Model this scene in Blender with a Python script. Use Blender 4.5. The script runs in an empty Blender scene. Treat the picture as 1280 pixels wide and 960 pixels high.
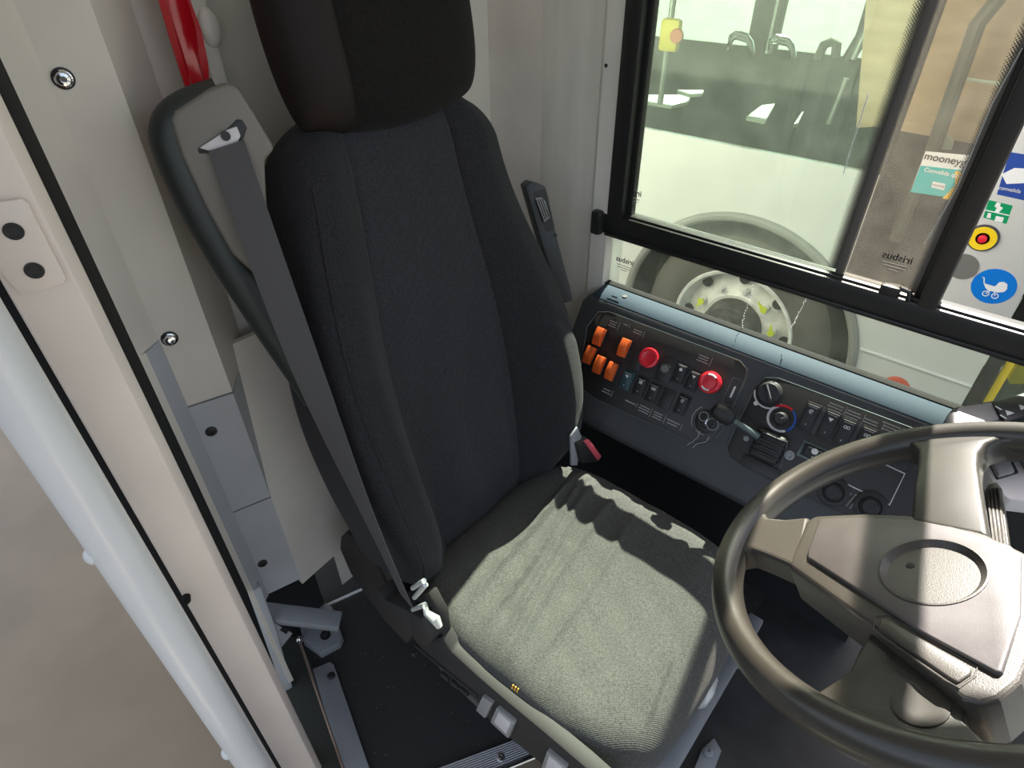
import bpy, bmesh, math, random
from mathutils import Vector, Matrix
random.seed(7)
SC = bpy.context.scene
COL = SC.collection
V = Vector
# ------------------------------------------------------------------ camera
F = 768.0
def _norm(a): return V(a).normalized()
_dn = _norm((653-640, 1483-480, F)); _mx = V((-480-640, -93-480, F))
_mx = (_mx - _dn*_mx.dot(_dn)).normalized()
cZ = -_dn; cX = -_mx; cY = cZ.cross(cX)
R = Matrix((cX, cY, cZ))                    # camera (x right, y down, z ahead) -> world
CAM = V((0, 0, 1.55))
def ray(p): return R @ V((p[0]-640, p[1]-480, F))
def ax(p, axis, val):
    d = ray(p); i = 'xyz'.index(axis); return CAM + d*((val-CAM[i])/d[i])
def onp(p, P0, n):
    d = ray(p); return CAM + d*((V(P0)-CAM).dot(n)/d.dot(n))
def azi(p, rho):
    d = ray(p); h = V((d.x, d.y)).normalized()*rho; return h
cam = bpy.data.cameras.new('camera'); cam.sensor_width = 36; cam.lens = F/1280*36; cam.clip_start = .02
co = bpy.data.objects.new('camera', cam); COL.objects.link(co)
c0, c1, c2 = R.col[0], R.col[1], R.col[2]
M = Matrix.Identity(4)
for i in range(3):
    M[i][0] = c0[i]; M[i][1] = -c1[i]; M[i][2] = -c2[i]; M[i][3] = CAM[i]
co.matrix_world = M
SC.camera = co
# ------------------------------------------------------------------ materials
def mat(name, col, rough=.5, metal=0, bump=0, bscale=200, var=0, vscale=6, sheen=0, coat=0, spec=.5, col2=None, stretch=None):
    m = bpy.data.materials.new(name); m.use_nodes = True
    nt = m.node_tree; b = nt.nodes['Principled BSDF']; L = nt.links.new
    b.inputs['Base Color'].default_value = (*col, 1); b.inputs['Roughness'].default_value = rough
    b.inputs['Metallic'].default_value = metal; b.inputs['Specular IOR Level'].default_value = spec
    if sheen:
        b.inputs['Sheen Weight'].default_value = sheen; b.inputs['Sheen Roughness'].default_value = .45
        b.inputs['Sheen Tint'].default_value = (1, 1, 1, 1)
    if coat: b.inputs['Coat Weight'].default_value = coat; b.inputs['Coat Roughness'].default_value = .15
    tc = nt.nodes.new('ShaderNodeTexCoord')
    src = tc.outputs['Object']
    if stretch:
        mp = nt.nodes.new('ShaderNodeMapping'); mp.inputs['Scale'].default_value = stretch
        L(src, mp.inputs['Vector']); src = mp.outputs['Vector']
    if var or col2:
        n = nt.nodes.new('ShaderNodeTexNoise'); n.inputs['Scale'].default_value = vscale; n.inputs['Detail'].default_value = 5
        L(src, n.inputs['Vector'])
        r = nt.nodes.new('ShaderNodeValToRGB'); L(n.outputs['Fac'], r.inputs['Fac'])
        a = col; c = col2 or tuple(min(1, x*(1+var)) for x in col)
        if not col2: a = tuple(x*(1-var) for x in col)
        r.color_ramp.elements[0].position = .35; r.color_ramp.elements[1].position = .68
        r.color_ramp.elements[0].color = (*a, 1); r.color_ramp.elements[1].color = (*c, 1)
        L(r.outputs['Color'], b.inputs['Base Color'])
    if bump:
        n2 = nt.nodes.new('ShaderNodeTexNoise'); n2.inputs['Scale'].default_value = bscale; n2.inputs['Detail'].default_value = 3
        L(src, n2.inputs['Vector'])
        bp = nt.nodes.new('ShaderNodeBump'); bp.inputs['Strength'].default_value = bump; bp.inputs['Distance'].default_value = .002
        L(n2.outputs['Fac'], bp.inputs['Height']); L(bp.outputs['Normal'], b.inputs['Normal'])
    return m
def fabric(name, col, rot=(0, 0, 0), sheen=.5, scale=260):
    m = mat(name, col, .95, sheen=sheen, spec=.15)
    nt = m.node_tree; b = nt.nodes['Principled BSDF']; L = nt.links.new
    tc = nt.nodes.new('ShaderNodeTexCoord'); mp = nt.nodes.new('ShaderNodeMapping'); mp.inputs['Rotation'].default_value = rot
    L(tc.outputs['Object'], mp.inputs['Vector'])
    w = nt.nodes.new('ShaderNodeTexWave'); w.inputs['Scale'].default_value = scale*.42; w.inputs['Distortion'].default_value = 2.0
    w.inputs['Detail Scale'].default_value = 3; L(mp.outputs['Vector'], w.inputs['Vector'])
    n = nt.nodes.new('ShaderNodeTexNoise'); n.inputs['Scale'].default_value = 420; L(mp.outputs['Vector'], n.inputs['Vector'])
    ad = nt.nodes.new('ShaderNodeMath'); ad.operation = 'MULTIPLY_ADD'; ad.inputs[1].default_value = .45; L(w.outputs['Fac'], ad.inputs[0]); L(n.outputs['Fac'], ad.inputs[2])
    bp = nt.nodes.new('ShaderNodeBump'); bp.inputs['Strength'].default_value = .55; bp.inputs['Distance'].default_value = .0015
    L(ad.outputs[0], bp.inputs['Height']); L(bp.outputs['Normal'], b.inputs['Normal'])
    n3 = nt.nodes.new('ShaderNodeTexNoise'); n3.inputs['Scale'].default_value = 300; n3.inputs['Detail'].default_value = 4
    L(mp.outputs['Vector'], n3.inputs['Vector'])
    r = nt.nodes.new('ShaderNodeValToRGB'); L(n3.outputs['Fac'], r.inputs['Fac'])
    r.color_ramp.elements[0].position = .3; r.color_ramp.elements[1].position = .7
    r.color_ramp.elements[0].color = (*[x*.7 for x in col], 1); r.color_ramp.elements[1].color = (*[x*1.35 for x in col], 1)
    L(r.outputs['Color'], b.inputs['Base Color'])
    return m
def glass(name, tint, haze, hazecol, gloss=.06, dirt=14, frit=None):
    m = bpy.data.materials.new(name); m.use_nodes = True
    nt = m.node_tree; nt.nodes.clear(); L = nt.links.new; N = nt.nodes.new
    out = N('ShaderNodeOutputMaterial'); t = N('ShaderNodeBsdfTransparent'); t.inputs[0].default_value = (*tint, 1)
    g = N('ShaderNodeBsdfGlossy'); g.inputs['Roughness'].default_value = .02
    d = N('ShaderNodeBsdfDiffuse'); d.inputs[0].default_value = (*hazecol, 1)
    tr = N('ShaderNodeBsdfTranslucent'); tr.inputs[0].default_value = (*hazecol, 1)
    mh = N('ShaderNodeMixShader'); mh.inputs[0].default_value = .5; L(d.outputs[0], mh.inputs[1]); L(tr.outputs[0], mh.inputs[2])
    fr = N('ShaderNodeFresnel'); fr.inputs[0].default_value = 1.3
    m1 = N('ShaderNodeMixShader'); L(fr.outputs[0], m1.inputs[0]); L(t.outputs[0], m1.inputs[1]); L(g.outputs[0], m1.inputs[2])
    tc = N('ShaderNodeTexCoord'); n = N('ShaderNodeTexNoise'); n.inputs['Scale'].default_value = dirt; n.inputs['Detail'].default_value = 8; n.inputs['Roughness'].default_value = .7
    L(tc.outputs['Object'], n.inputs['Vector'])
    mr = N('ShaderNodeMapRange'); mr.inputs['From Min'].default_value = .3; mr.inputs['From Max'].default_value = .75
    mr.inputs['To Min'].default_value = haze*.6; mr.inputs['To Max'].default_value = haze*1.5; L(n.outputs['Fac'], mr.inputs['Value'])
    # dried specks
    vo = N('ShaderNodeTexVoronoi'); vo.inputs['Scale'].default_value = 120; L(tc.outputs['Object'], vo.inputs['Vector'])
    lt = N('ShaderNodeMath'); lt.operation = 'LESS_THAN'; lt.inputs[1].default_value = .12; L(vo.outputs['Distance'], lt.inputs[0])
    sm = N('ShaderNodeMath'); sm.operation = 'MULTIPLY_ADD'; sm.inputs[1].default_value = haze*.5; L(lt.outputs[0], sm.inputs[0]); L(mr.outputs[0], sm.inputs[2])
    m2 = N('ShaderNodeMixShader'); L(sm.outputs[0], m2.inputs[0]); L(m1.outputs[0], m2.inputs[1]); L(mh.outputs[0], m2.inputs[2])
    L(m2.outputs[0], out.inputs[0])
    return m
MT = {}
MT['wall'] = mat('painted_grey_wall', (.74, .69, .61), .45, bump=.08, bscale=300, var=.06)
MT['wallside'] = mat('painted_pale_wall', (.78, .75, .68), .4, bump=.06, bscale=300, var=.07, stretch=(3, 3, .6))
MT['post'] = mat('painted_post_beige', (.76, .70, .61), .42, bump=.06, bscale=260, var=.05)
MT['doorpost'] = mat('painted_door_post', (.78, .68, .60), .38, bump=.05, bscale=260, var=.05)
MT['pole'] = mat('enamelled_pole', (.76, .76, .75), .28, var=.03, coat=.3)
MT['greyblue'] = mat('grey_blue_paint', (.50, .51, .52), .4, bump=.08, var=.06)
MT['steel'] = mat('grey_steel_paint', (.28, .29, .31), .38, bump=.08, var=.12)
MT['rubber'] = mat('black_rubber', (.012, .012, .012), .8, spec=.2)
MT['black'] = mat('black_plastic', (.018, .018, .019), .5, bump=.15, bscale=700)
MT['dark'] = mat('shade_black_plastic', (.012, .013, .015), .7)  # black plastic, also the shade beneath console and covers
MT['panel'] = mat('switch_panel_black', (.026, .024, .024), .45, bump=.2, bscale=900)
MT['console'] = mat('slate_console_plastic', (.052, .056, .061), .55, bump=.25, bscale=800, var=.1)
MT['rail'] = mat('black_anodised_rail', (.020, .020, .019), .38, bump=.1, bscale=600)
MT['railbrown'] = mat('dark_brown_mullion', (.035, .031, .029), .4)
MT['ledge'] = mat('sky_reflect_ledge', (.032, .055, .080), .72, spec=.3, bump=.2, bscale=800, var=.08)  # blue tone carries the sky's reflection on the console top
MT['bezel'] = mat('satin_and_lit_edge', (.10, .13, .13), .3, metal=.3)
MT['white'] = mat('white_marking', (.75, .75, .75), .5)
MT['dimwhite'] = mat('worn_white_marking', (.38, .38, .37), .5)
MT['orange'] = mat('orange_guard_plastic', (.75, .13, .025), .35, coat=.2)
MT['red'] = mat('red_button_plastic', (.72, .018, .035), .3, coat=.4)
MT['redlow'] = mat('red_release_plastic', (.75, .12, .16), .35)
MT['yellow'] = mat('yellow_plastic', (.85, .60, .02), .35)
MT['chrome'] = mat('chrome', (.75, .75, .75), .15, metal=1)
MT['alu'] = mat('aluminium', (.42, .41, .42), .35, metal=.7, bump=.05)
MT['blue'] = mat('blue_marking', (.03, .10, .4), .4)
MT['teal'] = mat('teal_lit_plastic', (.03, .07, .08), .35)  # teal light on one rocker put into its colour
MT['fabric'] = fabric('black_knit_cover', (.034, .033, .037), (0, .3, .1), sheen=.10)
MT['fabricside'] = fabric('black_rib_cover', (.027, .026, .028), (.3, 0, 1.2), sheen=.09)
MT['cushion'] = fabric('dark_grey_knit_cushion', (.078, .078, .073), (0, 0, .75), sheen=.12, scale=300)
MT['headfab'] = fabric('black_brown_headrest', (.013, .011, .010), (0, .2, 1.57), sheen=.05)
MT['headside'] = mat('dark_leatherette', (.016, .011, .009), .62, spec=.25, bump=.2, bscale=300)
MT['belt'] = mat('grey_belt_webbing', (.085, .08, .08), .8, bump=.4, bscale=700, stretch=(1, 1, .15))
MT['tower'] = mat('taupe_belt_housing', (.20, .18, .15), .5, bump=.15, bscale=700)
MT['towerdark'] = mat('dark_green_grey_arm', (.035, .040, .037), .5, bump=.15, bscale=700)
MT['seatplastic'] = mat('dark_seat_plastic', (.036, .034, .033), .65, spec=.3, bump=.2, bscale=800)
MT['seatgrey'] = mat('light_grey_seat_button', (.30, .30, .29), .45, bump=.1, bscale=800)
MT['redstrip'] = mat('glossy_red_plastic', (.58, .008, .015), .18, coat=.6, bump=.5, bscale=25)
MT['mat'] = mat('speckled_floor_mat', (.032, .031, .029), .75, bump=.3, bscale=500)
MT['aisle'] = mat('tan_vinyl_floor', (.40, .315, .22), .42, var=.08, vscale=3, bump=.05)
MT['footwell'] = mat('scuffed_dark_floor', (.030, .029, .029), .5, bump=.2, bscale=60, var=.35, vscale=9)
MT['wheel'] = mat('worn_wheel_plastic', (.044, .041, .035), .36, bump=.10, bscale=900, coat=.3)
MT['pad'] = mat('grained_wheel_pad', (.088, .079, .079), .42, bump=.15, bscale=1100, var=.12, vscale=30, coat=.35)
MT['padrim'] = mat('grained_wheel_cover', (.060, .054, .047), .40, bump=.22, bscale=900, coat=.2)
MT['dash'] = mat('grey_dash_plastic', (.26, .24, .24), .5, bump=.15, bscale=600)
MT['dashlight'] = mat('pale_dash_plastic', (.66, .62, .62), .5, bump=.15, bscale=600)
MT['brass'] = mat('golden_thread', (.75, .42, .05), .4, metal=.4)
MT['buswhite'] = mat('white_bus_paint', (.58, .58, .56), .25, var=.04, vscale=2, coat=.3)
MT['busglass'] = glass('bus_window_glass', (.86, .92, .87), .02, (.6, .7, .6))
MT['pane'] = glass('dusty_cab_glass', (.88, .94, .87), .042, (.55, .62, .53))
MT['pane2'] = glass('dusty_sliding_glass', (.90, .88, .83), .05, (.60, .56, .50))
MT['panelow'] = glass('dusty_lower_glass', (.90, .94, .89), .012, (.55, .60, .52))
MT['tyre'] = mat('tyre_rubber', (.085, .080, .068), .85, bump=.4, bscale=60)
MT['rim'] = mat('painted_wheel_rim', (.66, .66, .62), .4, var=.15, vscale=20)
MT['hub'] = mat('dirty_wheel_hub', (.06, .057, .05), .6, var=.4, vscale=20, bump=.5, bscale=50)
MT['lime'] = mat('lime_nut_marker', (.55, .62, .03), .4)
MT['arch'] = mat('grey_arch_lip', (.20, .20, .18), .6)
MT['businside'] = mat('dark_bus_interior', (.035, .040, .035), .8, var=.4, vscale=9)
MT['seatwhite'] = mat('white_seat_shell', (.75, .75, .72), .35)
MT['tan'] = mat('tan_partition_panel', (.85, .52, .36), .6, var=.15, vscale=6, stretch=(1, 1, 3))
MT['asphalt'] = mat('pale_asphalt', (.13, .135, .13), .9, var=.15, vscale=1.5)
MT['stickerblue'] = mat('sticker_blue', (.0, .17, .62), .4)
MT['stickernavy'] = mat('sticker_navy', (.02, .06, .30), .4)
MT['stickergreen'] = mat('sticker_green', (.0, .27, .10), .4)
MT['stickerteal'] = mat('sticker_teal', (.02, .42, .42), .4)
MT['stickeryel'] = mat('sticker_amber', (.85, .50, .02), .4)
MT['ink'] = mat('black_ink', (.02, .02, .02), .5)
MT['frit'] = mat('frit_band', (.12, .11, .10), .5)
MT['reflector'] = mat('red_orange_reflector', (.5, .07, .03), .3)
MT['greydisc'] = mat('grey_disc', (.16, .155, .145), .5)
MT['olive'] = mat('olive_rubber_step', (.050, .054, .044), .7, bump=.2, bscale=200)
MT['copper'] = mat('bare_metal_rod', (.45, .34, .28), .35, metal=.6)
MT['buckwhite'] = mat('pale_metal_lever', (.62, .64, .62), .3, metal=.3)
# speckles in the mat
def speckle(m, base, speck, scale=90, thr=.10):
    nt = m.node_tree; b = nt.nodes['Principled BSDF']
    tc = nt.nodes.new('ShaderNodeTexCoord'); vo = nt.nodes.new('ShaderNodeTexVoronoi'); vo.inputs['Scale'].default_value = scale
    nt.links.new(tc.outputs['Object'], vo.inputs['Vector'])
    lt = nt.nodes.new('ShaderNodeMath'); lt.operation = 'LESS_THAN'; lt.inputs[1].default_value = thr
    nt.links.new(vo.outputs['Distance'], lt.inputs[0])
    n = nt.nodes.new('ShaderNodeTexNoise'); n.inputs['Scale'].default_value = 45; nt.links.new(tc.outputs['Object'], n.inputs['Vector'])
    g = nt.nodes.new('ShaderNodeMath'); g.operation = 'GREATER_THAN'; g.inputs[1].default_value = .56; nt.links.new(n.outputs['Fac'], g.inputs[0])
    mu = nt.nodes.new('ShaderNodeMath'); mu.operation = 'MULTIPLY'; nt.links.new(lt.outputs[0], mu.inputs[0]); nt.links.new(g.outputs[0], mu.inputs[1])
    mx = nt.nodes.new('ShaderNodeMix'); mx.data_type = 'RGBA'
    mx.inputs[6].default_value = (*base, 1); mx.inputs[7].default_value = (*speck, 1)
    nt.links.new(mu.outputs[0], mx.inputs[0]); nt.links.new(mx.outputs[2], b.inputs['Base Color'])
speckle(MT['mat'], (.032, .031, .029), (.30, .30, .26))
# dotted fade at the edge of the window print
def fritmat(name, axis_min, axis_max, solid_at_max=True):
    m = bpy.data.materials.new(name); m.use_nodes = True
    nt = m.node_tree; N = nt.nodes.new; L = nt.links.new; b = nt.nodes['Principled BSDF']
    b.inputs['Base Color'].default_value = (.11, .10, .09, 1); b.inputs['Roughness'].default_value = .5
    tc = N('ShaderNodeTexCoord'); mp = N('ShaderNodeMapping'); mp.inputs['Rotation'].default_value = (0, math.radians(45), 0)
    L(tc.outputs['Object'], mp.inputs['Vector'])
    sp = N('ShaderNodeSeparateXYZ'); L(mp.outputs['Vector'], sp.inputs[0])
    def cell(o):
        a = N('ShaderNodeMath'); a.operation = 'MULTIPLY'; a.inputs[1].default_value = 300; L(o, a.inputs[0])
        f = N('ShaderNodeMath'); f.operation = 'FRACT'; L(a.outputs[0], f.inputs[0])
        s = N('ShaderNodeMath'); s.operation = 'SUBTRACT'; s.inputs[1].default_value = .5; L(f.outputs[0], s.inputs[0])
        q = N('ShaderNodeMath'); q.operation = 'MULTIPLY'; L(s.outputs[0], q.inputs[0]); L(s.outputs[0], q.inputs[1]); return q.outputs[0]
    ad = N('ShaderNodeMath'); ad.operation = 'ADD'; L(cell(sp.outputs[0]), ad.inputs[0]); L(cell(sp.outputs[2]), ad.inputs[1])
    s2 = N('ShaderNodeSeparateXYZ'); L(tc.outputs['Object'], s2.inputs[0])
    mr = N('ShaderNodeMapRange'); mr.inputs['From Min'].default_value = axis_min; mr.inputs['From Max'].default_value = axis_max
    mr.inputs['To Min'].default_value = .02; mr.inputs['To Max'].default_value = .55; L(s2.outputs[0], mr.inputs['Value'])
    lt = N('ShaderNodeMath'); lt.operation = 'LESS_THAN'; L(ad.outputs[0], lt.inputs[0]); L(mr.outputs[0], lt.inputs[1])
    L(lt.outputs[0], b.inputs['Alpha'])
    return m
# ------------------------------------------------------------------ geometry helpers
def nb(): return bmesh.new()
def join(a, b):
    me = bpy.data.meshes.new('tmp'); b.to_mesh(me); b.free(); a.from_mesh(me); bpy.data.meshes.remove(me); return a
def bev(bm, w, seg=2, ang=30):
    bmesh.ops.recalc_face_normals(bm, faces=bm.faces[:])
    es = [e for e in bm.edges if len(e.link_faces) == 2 and e.calc_face_angle(0) > math.radians(ang)]
    if es and w > 0:
        bmesh.ops.bevel(bm, geom=es, offset=w, segments=seg, profile=.5, affect='EDGES', clamp_overlap=True)
    return bm
def frame(o, x, z):                                   # matrix with given x axis and z (normal)
    z = V(z).normalized(); x = V(x); x = (x - z*x.dot(z)).normalized(); y = z.cross(x)
    m = Matrix.Identity(4)
    for i in range(3): m[i][0] = x[i]; m[i][1] = y[i]; m[i][2] = z[i]; m[i][3] = o[i]
    return m
def box(c, s, m=None, b=0, seg=2):
    bm = nb(); bmesh.ops.create_cube(bm, size=1); bm.transform(Matrix.Diagonal((*s, 1)))
    if b: bev(bm, b, seg)
    bm.transform(Matrix.Translation(V(c)))
    if m: bm.transform(m)
    return bm
def prism(pts, ext, b=0, seg=2):
    bm = nb(); pts = [V(p) for p in pts]; ext = V(ext)
    a = [bm.verts.new(p) for p in pts]; t = [bm.verts.new(p+ext) for p in pts]
    n = len(pts); bm.faces.new(a); bm.faces.new(t[::-1])
    for i in range(n): bm.faces.new((a[i], t[i], t[(i+1) % n], a[(i+1) % n]))
    bmesh.ops.recalc_face_normals(bm, faces=bm.faces[:])
    if b: bev(bm, b, seg)
    return bm
def tube(path, r, seg=14, closed=False, sx=1, up=None):
    bm = nb(); P = [V(p) for p in path]; n = len(P); rings = []
    rs = r if isinstance(r, (list, tuple)) else [r]*n
    nrm = None
    for i, p in enumerate(P):
        a = P[(i-1) % n] if (closed or i > 0) else P[i]; b = P[(i+1) % n] if (closed or i < n-1) else P[i]
        t = (b-a).normalized()
        if up is not None: nrm = (V(up) - t*V(up).dot(t)).normalized()
        elif nrm is None:
            q = V((0, 0, 1)) if abs(t.z) < .9 else V((1, 0, 0)); nrm = (q-t*q.dot(t)).normalized()
        else: nrm = (nrm - t*nrm.dot(t)).normalized()
        bi = t.cross(nrm)
        rings.append([bm.verts.new(p + (nrm*math.cos(k*2*math.pi/seg) + bi*math.sin(k*2*math.pi/seg)*sx)*rs[i]) for k in range(seg)])
    for i in range(n if closed else n-1):
        A = rings[i]; B = rings[(i+1) % n]
        for k in range(seg): bm.faces.new((A[k], A[(k+1) % seg], B[(k+1) % seg], B[k]))
    if not closed: bm.faces.new(rings[0][::-1]); bm.faces.new(rings[-1])
    bmesh.ops.recalc_face_normals(bm, faces=bm.faces[:])
    return bm
def lathe(prof, o, axis, seg=32, caps=True):
    axis = V(axis).normalized(); q = V((0, 0, 1)) if abs(axis.z) < .9 else V((1, 0, 0))
    m = frame(V(o), q, axis); bm = nb(); rings = []
    for r, h in prof:
        rings.append([bm.verts.new((r*math.cos(k*2*math.pi/seg), r*math.sin(k*2*math.pi/seg), h)) for k in range(seg)])
    for A, B in zip(rings, rings[1:]):
        for k in range(seg): bm.faces.new((A[k], A[(k+1) % seg], B[(k+1) % seg], B[k]))
    if caps:
        bm.faces.new(rings[0][::-1]); bm.faces.new(rings[-1])
    bm.transform(m); bmesh.ops.recalc_face_normals(bm, faces=bm.faces[:]); return bm
def grid(fn, nu, nv, closed_u=False):
    bm = nb(); vs = [[bm.verts.new(fn(i, j)) for i in range(nu)] for j in range(nv)]
    for j in range(nv-1):
        for i in range(nu if closed_u else nu-1):
            k = (i+1) % nu
            bm.faces.new((vs[j][i], vs[j][k], vs[j+1][k], vs[j+1][i]))
    return bm, vs
def sup(c, M3, a, b, d, e1, e2, nu=72, nv=48):
    def f(i, j):
        w = -math.pi+2*math.pi*i/nu; n = -math.pi/2+math.pi*j/(nv-1)
        pw = lambda v, e: math.copysign(abs(v)**e, v)
        return V(c)+M3[0]*(a*pw(math.cos(n), e1)*pw(math.cos(w), e2))+M3[1]*(b*pw(math.cos(n), e1)*pw(math.sin(w), e2))+M3[2]*(d*pw(math.sin(n), e1))
    bm, _ = grid(f, nu, nv, True); bmesh.ops.remove_doubles(bm, verts=bm.verts[:], dist=1e-6)
    bmesh.ops.recalc_face_normals(bm, faces=bm.faces[:]); return bm
def arc(c, e1, e2, r, a0, a1, n=24):
    return [V(c)+V(e1)*r*math.cos(a0+(a1-a0)*i/n)+V(e2)*r*math.sin(a0+(a1-a0)*i/n) for i in range(n+1)]
def ss(a, b, x):
    t = max(0, min(1, (x-a)/(b-a))); return t*t*(3-2*t)
WM = {}
def empty(name, loc=(0, 0, 0), mtx=None, parent=None):
    o = bpy.data.objects.new(name, None); COL.objects.link(o); o.empty_display_size = .05
    m = mtx if mtx else Matrix.Translation(V(loc)); WM[o.name] = m
    if parent: o.parent = parent; o.matrix_local = WM[parent.name].inverted() @ m
    else: o.matrix_world = m
    return o
def tag(o, label=None, cat=None, group=None, kind=None):
    for k, v in (('label', label), ('category', cat), ('group', group), ('kind', kind)):
        if v: o[k] = v
    return o
def mk(name, bm, m, parent=None, smooth=35, label=None, origin=None):
    if parent: W = WM[parent.name]
    else:
        if origin is None:
            bb = [v.co for v in bm.verts]
            origin = V(((min(p.x for p in bb)+max(p.x for p in bb))/2, (min(p.y for p in bb)+max(p.y for p in bb))/2, min(p.z for p in bb)))
        W = Matrix.Translation(V(origin))
    bm.transform(W.inverted())
    me = bpy.data.meshes.new(name); bm.to_mesh(me); bm.free()
    o = bpy.data.objects.new(name, me); COL.objects.link(o)
    ml = m if isinstance(m, (list, tuple)) else [m]
    for x in ml: me.materials.append(MT[x] if isinstance(x, str) else x)
    if smooth:
        for p in me.polygons: p.use_smooth = True
        try: me.set_sharp_from_angle(angle=math.radians(smooth))
        except Exception: pass
    if parent: o.parent = parent
    else: o.matrix_world = W
    WM[o.name] = W
    if label: o['label'] = label
    return o
def cut(o, cbm):
    W = WM[o.name]; cbm.transform(W.inverted()); me = bpy.data.meshes.new('cutter'); cbm.to_mesh(me); cbm.free()
    c = bpy.data.objects.new('cutter', me); COL.objects.link(c); c.matrix_world = W
    par = o.parent; o.parent = None; o.matrix_world = W
    md = o.modifiers.new('cut', 'BOOLEAN'); md.operation = 'DIFFERENCE'; md.solver = 'EXACT'; md.object = c
    dg = bpy.context.evaluated_depsgraph_get(); dg.update()
    nm = bpy.data.meshes.new_from_object(o.evaluated_get(dg)); o.modifiers.clear(); o.data = nm
    o.matrix_world = Matrix.Identity(4); o.parent = par
    bpy.data.objects.remove(c)
def text(name, body, size, m, material, parent, mirror=False, bold=0):
    cu = bpy.data.curves.new(name, 'FONT'); cu.body = body; cu.size = size; cu.align_x = 'CENTER'; cu.align_y = 'CENTER'
    cu.extrude = .0003; cu.offset = bold
    t = bpy.data.objects.new('tmp_text', cu); COL.objects.link(t)
    dg = bpy.context.evaluated_depsgraph_get(); dg.update()
    me = bpy.data.meshes.new_from_object(t.evaluated_get(dg)); bpy.data.objects.remove(t); bpy.data.curves.remove(cu)
    bm = nb(); bm.from_mesh(me); bpy.data.meshes.remove(me)
    if mirror: m = m @ Matrix.Diagonal((-1, 1, 1, 1))
    bm.transform(m); bmesh.ops.recalc_face_normals(bm, faces=bm.faces[:])
    return mk(name, bm, material, parent, 0)
# ================================================================== SETTING
Y_W = 1.2
# --- floors
fl_ = [tuple(ax(p, 'z', 0)) for p in ((322, 765), (342, 815), (362, 885), (398, 985), (440, 990))]
bm = prism([(-1.25, .36, 0)]+fl_+[(-.50, .30, 0), (-.35, .56, 0), (-.13, .62, 0), (-.13, 1.3, 0), (-1.25, 1.3, 0)], (0, 0, -.05))
tag(mk('floor', bm, 'mat', smooth=0), kind='structure')
bm = prism([(-.13, .56, -.004), (.9, .56, -.004), (.9, 1.3, -.004), (-.13, 1.3, -.004)], (0, 0, -.05))
bm = join(bm, prism([(-.13, -.2, -.004), (.9, -.2, -.004), (.9, .56, -.004), (-.13, .56, -.004)], (0, 0, -.05)))
tag(mk('floor_footwell', bm, 'footwell', smooth=0), kind='structure')
bm = box((-1.3, -.6, -.40), (5.4, 3.6, .06))
tag(mk('floor_aisle', bm, 'aisle', smooth=0), kind='structure')
# --- back wall with rounded corner to the side wall
cpt = azi((600, 0), 1); cpt = V((-1.04, cpt.y*(-1.04/cpt.x)))
c2_ = ax((610, 0), 'y', 1.16); c3_ = ax((680, 0), 'y', Y_W)
pl = [(-1.04, .46)]
pl += [(-1.04, .62), (-1.035, .82), (-1.03, 1.0), (cpt.x+.012, cpt.y-.02), (cpt.x+.02, cpt.y), (c2_.x-.01, 1.155), (c2_.x+.02, 1.175), (c3_.x, Y_W-.002)]
bm = nb()
for (a, b) in zip(pl, pl[1:]):
    pass
def wallpath(pts, z0, z1, th=(-.05, 0)):
    bm = nb(); lo = [bm.verts.new((x, y, z0)) for x, y in pts]; hi = [bm.verts.new((x, y, z1)) for x, y in pts]
    for i in range(len(pts)-1): bm.faces.new((lo[i], lo[i+1], hi[i+1], hi[i]))
    r = bmesh.ops.extrude_face_region(bm, geom=bm.faces[:])
    vs = [g for g in r['geom'] if isinstance(g, bmesh.types.BMVert)]
    for v in vs: v.co += V((th[0], th[1], 0))
    bmesh.ops.recalc_face_normals(bm, faces=bm.faces[:]); return bm
tag(mk('wall_back', wallpath(pl, .06, 2.4, (-.06, .06)), 'wall', smooth=50), kind='structure')
# --- side wall: pillar left of the window, below the sill, above the window
wl = empty('wall_side', (-.9, Y_W, 0)); tag(wl, kind='structure')
mk('pillar', wallpath([(c3_.x-.03, Y_W+.003), (c3_.x, Y_W), (-.785, Y_W), (-.772, Y_W-.012), (-.7285, Y_W-.012)], .55, 2.4, (0, .08)), 'wallside', wl, 20)
mk('lower_wall', box((-.48, Y_W+.055, .34), (1.14, .03, .70)), 'dark', wl, 0)  # near-black stands in for shade under the console
mk('header', box((.1, Y_W+.04, 2.195), (1.66, .08, .41)), 'wallside', wl, 0)
s_ = ax((758, 62), 'y', Y_W-.013)
mk('unseen_rear_wall', box((-2.5, Y_W+.05, .95), (2.94, .08, 2.8)), 'wallside', wl, 0)  # out of view and windowless, added to keep sun off the aisle
mk('screw', lathe([(.004, 0), (.004, .002), (.002, .003)], (-.765, Y_W-.011, 1.30), (0, -1, 0), 12), 'ink', wl)
tag(mk('ceiling', box((-1.6, .15, 2.42), (5.0, 2.3, .05)), 'wall', smooth=0), kind='structure')
# --- ground outside
tag(mk('ground', box((0, 14, -.66), (60, 30, .06)), 'asphalt', smooth=0), kind='structure')
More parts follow.
